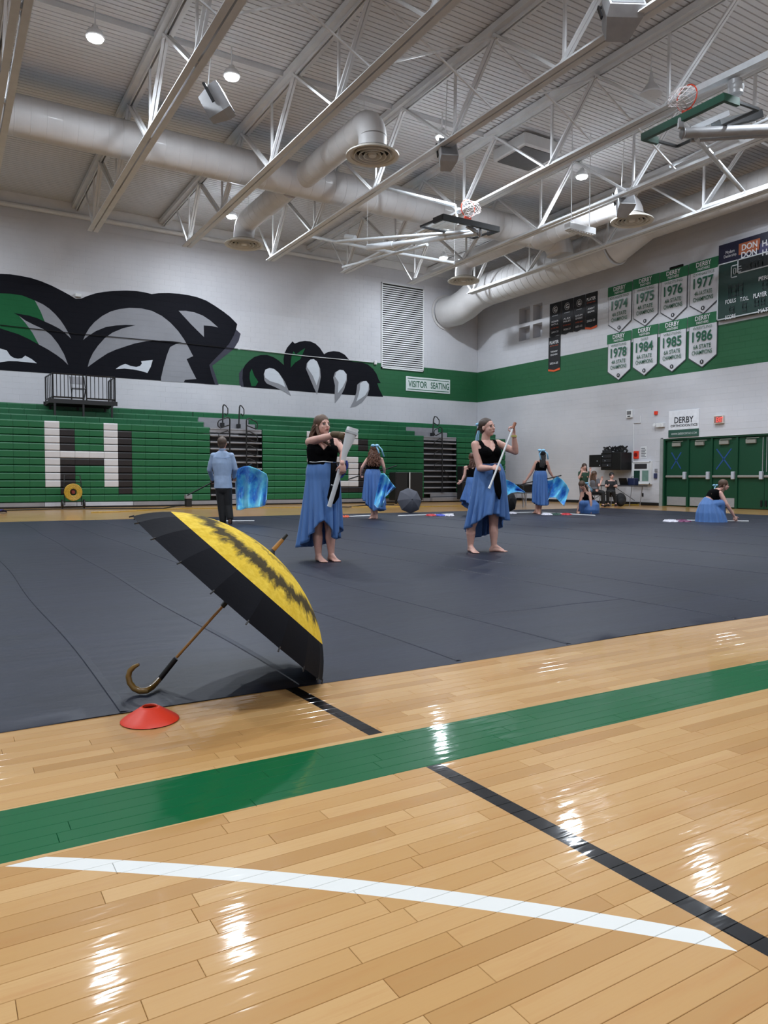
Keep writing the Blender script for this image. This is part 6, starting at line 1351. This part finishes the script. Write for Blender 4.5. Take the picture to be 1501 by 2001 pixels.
# --- kneeling dancer, mid distance
P = Person('kneeling dancer leaning on one arm beside the dark green floor silk', (1142, 1003), 1.66, .012); J = P.J
H, Wt, Ch, Nk = J(1158, 986), J(1152.5, 978), J(1147, 970), J(1143.5, 961)
shL, shR = J(1137.5, 964, .05), J(1152.5, 964, -.05); P.torso(H, Wt, Ch, Nk, shL, shR, .16, .13, .15, .11, .04, hipdir=CR * .8 + CF * .5); P.front(-CF * .8 - CR * .5 - UP * .3)
P.arm(shR, J(1155, 981, -.25), J(1155, 999, -.3), -UP, -CR, .5, -1); P.arm(shL, J(1134, 980, -.1), J(1129, 996, -.25), -UP * .8 - CR * .3, CR, .5, 1)
P.leg(J(1154, 990), J(1137, 982, -.25), J(1133, 1001, -.1), Vector(fl(1129, 1004.5))); P.leg(J(1160, 990), J(1146, 1002, -.2), J(1163, 1004, .1), Vector(fl(1166, 1003)), ft=False)
P.head(J(1137.5, 949, -.06), -CR * .6 - CF * .6 - UP * .4, up=UP - CR * .3); P.finish(M_skin2); P.bodice(M_velvet, .5, .6, .125, 4, -.05)
mb = MB(); 
mb.loft([ring(J(1153, 977), CR, CF, .14, .12), ring(J(1154, 985, -.05), CR, CF, .24, .24), ring(J(1152, 996, -.05), CR, CF, .27, .3), ring(J(1151, 1004, -.0), CR, CF, .27, .32)]); mb.cone(J(1152, 986, -.1), J(1138, 984, -.26), .1, .09); mb.cone(J(1138, 984, -.26), J(1135, 1000, -.16), .085, .075)
obj('skirt', remesh(mb, .012, 4), M_skirt2, P.t, smooth=True)
mb = MB(); P.cap(mb, .016); P.locks(mb, 16, lambda u_, rn: (P.hc - P.hf * .08 + P.hr * .1 * (u_ - .5), P.hc - P.hf * .14 + UP * .0), lambda u_, rn: P.N - P.hf * .14 + P.hr * .1 * (u_ - .5) - UP * (.05 + .1 * rn.random()), .018, .008, 9, 13); obj('hair', mb, M_hbrown, P.t, smooth=True)
bw = J(1145, 944, -.02); bow(P, bw, UP, CR, CF, sz=1.0, tails=[[bw, bw + CR * .08 - UP * .1, bw + CR * .18 - UP * .2], [bw + CR * .03, bw + CR * .12 - UP * .16, bw + CR * .16 - UP * .24]])
obj('wrist_band', MB().lathe(J(1155, 997.5, -.3), [(.032, -.02), (.034, 0), (.032, .02)], 14), M_band, P.t, smooth=True)
# --- kneeling dancer, right
P = Person('kneeling dancer at far right with long brown hair, reaching down to a pole', (1395, 1020), 1.68, .0105); J = P.J
H, Wt, Ch, Nk = J(1381, 985), J(1388, 974), J(1395, 966), J(1404, 957)
shL, shR = J(1400, 963, .12), J(1408, 964, -.12); P.torso(H, Wt, Ch, Nk, shL, shR, .16, .13, .145, .115, .045, hipdir=CR * .2 - CF * 1.0); P.front(CR * .6 - UP * .6)
P.arm(shR, J(1420, 985, -.2), J(1435, 1009, -.12), CR * .5 - UP * .8, CF, .7, 1, 1.05); P.arm(shL, J(1420, 985, .15), J(1434, 1008, .05), CR * .4 - UP * .9, -CF, .7, 1)
P.leg(J(1384, 988, -.05), J(1411, 984, -.1), J(1408, 1013, .0), Vector(fl(1416, 1019))); P.leg(J(1384, 990, .08), J(1404, 1013, .1), J(1374, 1014, .1), Vector(fl(1366, 1018)), ft=False)
P.head(J(1415, 948.5, -.02), CR * .9 - CF * .25 - UP * .1, up=UP + CR * .1); P.finish(M_skin); P.bodice(M_velvet, .5, .62, .125, 4, -.08)
mb = MB(); mb.loft([ring(J(1386, 976), CR * .8 - UP * .5, CF, .12, .14), ring(J(1385, 985), CR, CF, .2, .22), ring(J(1388, 1002), CR, CF, .29, .29), ring(J(1390, 1017), CR, CF, .32, .32), ring(J(1390, 1021.5), CR, CF, .33, .33)]); mb.cone(J(1388, 988, -.1), J(1410, 984, -.14), .12, .09); mb.cone(J(1410, 984, -.14), J(1409, 1012, -.05), .09, .09)
kp = remesh(mb, .0105, 4); 
for i, p_ in enumerate(kp.v):
    rx = (Vector(p_) - J(1388, 1000)); a = math.atan2(rx.dot(CF), rx.dot(CR)); q = .016 * math.sin(a * 15 + rx.z * 4) * max(0, min(1, (.45 - p_[2]) * 3)); rr_ = Vector((rx.x, rx.y, 0)).normalized(); kp.v[i] = (p_[0] + rr_.x * q, p_[1] + rr_.y * q, p_[2])
obj('skirt', kp, M_skirt, P.t, smooth=True)
mb = MB(); P.cap(mb, .013); P.locks(mb, 26, lambda u_, rn: (P.hc - P.hf * .05 + P.hr * .14 * (u_ - .5) + P.hu * .02, P.hc - P.hf * .14 - UP * .12), lambda u_, rn: J(1388 + 16 * rn.random(), 962 + 5 * rn.random(), -.12 + .24 * u_), .02, .008, 9, 14); P.locks(mb, 8, lambda u_, rn: (P.hc + P.hr * .07, P.hc + P.hr * .1 - UP * .1), lambda u_, rn: J(1404 + 8 * u_, 964 + 4 * rn.random(), -.14), .014, .006, 9, 15); obj('hair', mb, M_hbrown, P.t, smooth=True)
bw = J(1398, 948, .0); bow(P, bw, CR * .4 + UP, CR, CF, sz=.8, tails=[[bw, bw - CR * .03 - UP * .08, bw - CR * .07 - UP * .14]])

# ------------------------------------------------------------------ people and gear at the far wall
TDp = 27.0
def q3(px, py, d=TDp): return dp(px, py, d)
a, b = wx(1153, 949, 21.5), wx(1252, 948.5, 21.5); tz = .74; ty0, ty1 = b.y, a.y
t = thing('folding_table', 'long grey folding table by the banner wall with a laptop on it', 'table', (21.4, ty0, 0))
X0, X1 = 20.9, 21.65; ya_, yb_ = wx(1153, 949, 21.3).y, wx(1253, 949, 21.3).y
obj('tabletop', MB().bev((X0, yb_, tz - .04), (X1, ya_, tz), .008), base('table_grey', (70, 70, 74), .5), t)
for y_ in (yb_ + .25, ya_ - .25):
    for x in (X0 + .1, X1 - .1): obj('leg', MB().tube([(x, y_, 0), (x, y_ + (.1 if y_ < 15 else -.1), tz - .04)], .015, 6), M_alu, t)
    obj('leg_brace', MB().tube([(X0 + .37, y_, .2), (X0 + .37, (ya_ + yb_) / 2, tz - .05)], .01, 6), M_blackm, t)
c = Vector((21.3, wx(1224, 945, 21.3).y, tz)); t = thing('laptop', 'open black laptop on the long table', 'laptop', c)
obj('keyboard_base', MB().bev(c + Vector((-.15, -.18, 0)), c + Vector((.1, .18, .02)), .004), M_black, t); obj('screen', MB().beam(c + Vector((-.12, 0, .02)), c + Vector((-.2, 0, .26)), .36, .012, (1, 0, 0)), M_black, t)
c = Vector((21.35, wx(1237, 945, 21.35).y, tz)); t = thing('equipment_case', 'small dark blue case on the right end of the long table', 'case', c); obj('case_body', MB().bev(c + Vector((-.12, -.16, 0)), c + Vector((.12, .16, .26)), .02), base('case_blue', (30, 40, 74), .5), t); obj('handle', MB().tube([c + Vector((0, -.06, .26)), c + Vector((0, -.05, .3)), c + Vector((0, .05, .3)), c + Vector((0, .06, .26))], .01, 6), M_black, t)
# wall rack of black gear
a0_, a1_ = wx(1173, 905, XW).y, wx(1235, 905, XW).y; ztop, zbot = wx(1200, 888, XW).z, wx(1200, 919, XW).z
t = thing('media_rack', 'black wall mounted rack of sound gear with cables heaped on top', 'rack', (XW, a1_, zbot))
ym_ = wx(1196, 905, XW).y
obj('rack_door', MB().bev((XW - .62, ym_, zbot + .12), (XW - .58, a0_, ztop - .02), .01), M_black, t); obj('rack_case', MB().bev((XW - .6, a1_, zbot), (XW - .001, ym_ + .02, ztop + .05), .02), M_black, t)
for k_ in range(4): obj('gear_panel', MB().bev((XW - .63, a1_ + .45, zbot + .12 + k_ * .17), (XW - .6, ym_ - .08, zbot + .25 + k_ * .17), .005), base('gear_grey', (44, 44, 48), .4), t)
for k_ in range(5): obj('gear_light', MB().ball((XW - .64, a1_ + .6 + k_ * .13, zbot + .18 + (k_ % 3) * .17), .018, 6), base('gear_light', (190, 200, 210), .4), t)
mb = MB(); rn = random.Random(4)
for k_ in range(16):
    y_ = a1_ + .1 + rn.random() * .9; mb.tube([(XW - .3, y_ + .15 * math.cos(j_) * (1 + .3 * rn.random()), ztop + .12 + .13 * math.sin(j_ + k_) + .05 * rn.random()) for j_ in range(7)], .028, 5)
obj('cable_heap', mb, M_black, t, smooth=True)
def fp(lab, px, D_, jt, hips, top, bottom, hair, hl, fdir):
    jt = dict(jt); j2 = dict(jt); P_hl = jt.pop('dirL', -CF); P_hr = jt.pop('dirR', -CF)
    P = Person(lab, (px, 980), 1.68, .014, depth0=D_); J = P.J; g = {k_: J(*v) for k_, v in jt.items()}; g['hL'], g['hR'] = J(*hips[0]), J(*hips[1])
    P.torso(g['H'], g['W'], g['C'], g['N'], g['sL'], g['sR'], .155, .13, .15, .11, .03); P.front(fdir)
    P.arm(g['sL'], g['eL'], g['wL'], P_hl, -CF, .4, 1); P.arm(g['sR'], g['eR'], g['wR'], P_hr, -CF, .4, -1); f_ = Vector((fdir.x, fdir.y, 0)).normalized()
    for q in 'LR': an = g['a' + q]; P.leg(g['h' + q], g['k' + q], an, an, ft=False); foot(P.body, an, Vector((an.x, an.y, 0)) + f_ * .18, 1.0)
    P.head(g['head'], fdir, face=fdir.dot(CF) < .3); P.finish(M_skin)
    P.garment('top', top, [(g['sL'], g['sL'].lerp(g['eL'], .6), .058, .052), (g['sR'], g['sR'].lerp(g['eR'], .6), .058, .052)], loft=P.tr(.018)[2:-1], vx=.014)
    P.garment('trousers', bottom, [(g['h' + q], g['k' + q], .095, .07) for q in 'LR'] + [(g['k' + q], g['a' + q], .068, .055) for q in 'LR'] + [(g['H'] - UP * .03, g['H'] + UP * .04, .14, .13)], vx=.014)
    for q in 'LR': an = g['a' + q]; obj('shoe', MB().ell(Vector((an.x, an.y, .045)) + f_ * .06, f_ * .14, f_.cross(UP) * .05, UP * .045), M_shoe, P.t, smooth=True)
    mb = MB(); P.cap(mb, .014)
    if hl: P.locks(mb, 24, lambda u_, rn: (P.hc + P.hr * .16 * (u_ - .5) - P.hf * .07, P.hc + P.hr * .22 * (u_ - .5) - P.hf * .08 - UP * .12), lambda u_, rn: P.N + P.hr * .26 * (u_ - .5) - P.hf * .08 - UP * (hl + .08 * rn.random()), .022, .01, 10, 21)
    obj('hair', mb, hair, P.t, smooth=True); return P
fp('person in green top with both hands raised to the face, behind the kneeling dancer', 1141, 26.4, dict(H=(1141, 951), W=(1141, 941), C=(1141.5, 931), N=(1142, 921), sL=(1133, 924), sR=(1150.5, 924), eL=(1132, 934, -.15), wL=(1137.5, 921, -.22), dirL=UP, eR=(1154, 934, -.15), wR=(1153.5, 921, -.2), dirR=UP, head=(1142.3, 912.5, -.03), kL=(1137, 966), kR=(1145, 966), aL=(1137, 982), aR=(1145, 982)), ((1137, 953), (1145, 953)), M_tgreen, M_grey, M_hdbrown, .1, -CF)
fp('seated person with long brown hair clapping at the long table', 1163, 25.6, dict(H=(1162, 959), W=(1162, 952), C=(1162, 943), N=(1163, 935), sL=(1156, 938, .1), sR=(1169, 938, -.1), eL=(1161, 950, .2), wL=(1170, 942, .2), dirL=UP * .6 + CR, eR=(1171, 949, -.2), wR=(1176, 939, -.1), dirR=UP, head=(1162, 927.5), kL=(1178, 962, .1), kR=(1179, 963, -.15), aL=(1178, 982.5, .1), aR=(1180, 983, -.15)), ((1163, 960), (1165, 960)), M_grey, M_ktop, M_hbrown, .2, CR * .8 + CF * .5)
fp('seated person in black with short black hair behind the long table', 1194, 26.2, dict(H=(1194, 962), W=(1194, 955), C=(1194, 946.5), N=(1195, 938.5), sL=(1186, 941), sR=(1203, 941), eL=(1184, 951, -.15), wL=(1189, 950, -.35), eR=(1205, 951, -.15), wR=(1200, 950, -.35), head=(1195.7, 930, -.02), kL=(1188, 961, -.4), kR=(1199, 961, -.4), aL=(1188, 982, -.35), aR=(1203, 982, -.3)), ((1190, 963), (1198, 963)), M_ktop, M_trousers, M_hblack, 0, -CF)
def stool(px, D_, lab):
    c = dp(px, 980, D_); c.z = 0; t = thing('folding_chair', lab, 'chair', c)
    obj('seat', MB().bev(c + Vector((-.2, -.2, .4)), c + Vector((.2, .2, .43)), .01), M_blackm, t)
    for x in (-.18, .18):
        for y_ in (-.18, .18): obj('leg', MB().tube([c + Vector((x * 1.1, y_ * 1.1, 0)), c + Vector((x, y_, .4))], .011, 6), M_alu, t)
    return t
stool(1162, 25.6, 'folding chair under the seated person with long brown hair'); stool(1194, 26.25, 'folding chair under the seated person in black')
c = dp(1213, 968, 26.0); c.z = 0; t = thing('backpack', 'black backpack on the floor under the long table', 'bag', c); obj('bag_body', MB().ell(c + UP * .24, CR * .2, CF * .15, UP * .24), M_ktop, t, smooth=True); obj('pocket', MB().ell(c + UP * .17 - CF * .12, CR * .13, CF * .06, UP * .13), M_ktop, t, smooth=True)
# two small tables at the foot of the wall behind the flags
for (p0_, p1_, y_, D_, lab) in ((1004, 1052, 946.5, 26.5, 'taller grey table with dark cases behind the dark haired dancer'), (985, 1060, 963, 25.0, 'low grey table behind the bright light blue flag')):
    a, b = dp(p0_, y_, D_), dp(p1_, y_, D_); t = thing('side_table', lab, 'table', Vector((a.x, a.y, 0))); obj('tabletop', MB().beam(a, b, .6, .03), base('table_grey', (70, 70, 74), .5), t)
    dd = (b - a)
    for f in (.08, .5, .92):
        for s_ in (-1, 1): q = a + dd * f + CF * .24 * s_; obj('leg', MB().tube([q, Vector((q.x + .05 * s_, q.y, 0))], .014, 6), M_alu, t)
c = dp(1030, 953, 26.4); t = thing('equipment_case', 'dark case under the taller grey table behind the dancers', 'case', c); obj('case_body', MB().bev(c + Vector((-.35, -.2, -.17)), c + Vector((.35, .2, .1)), .03), M_black, t)
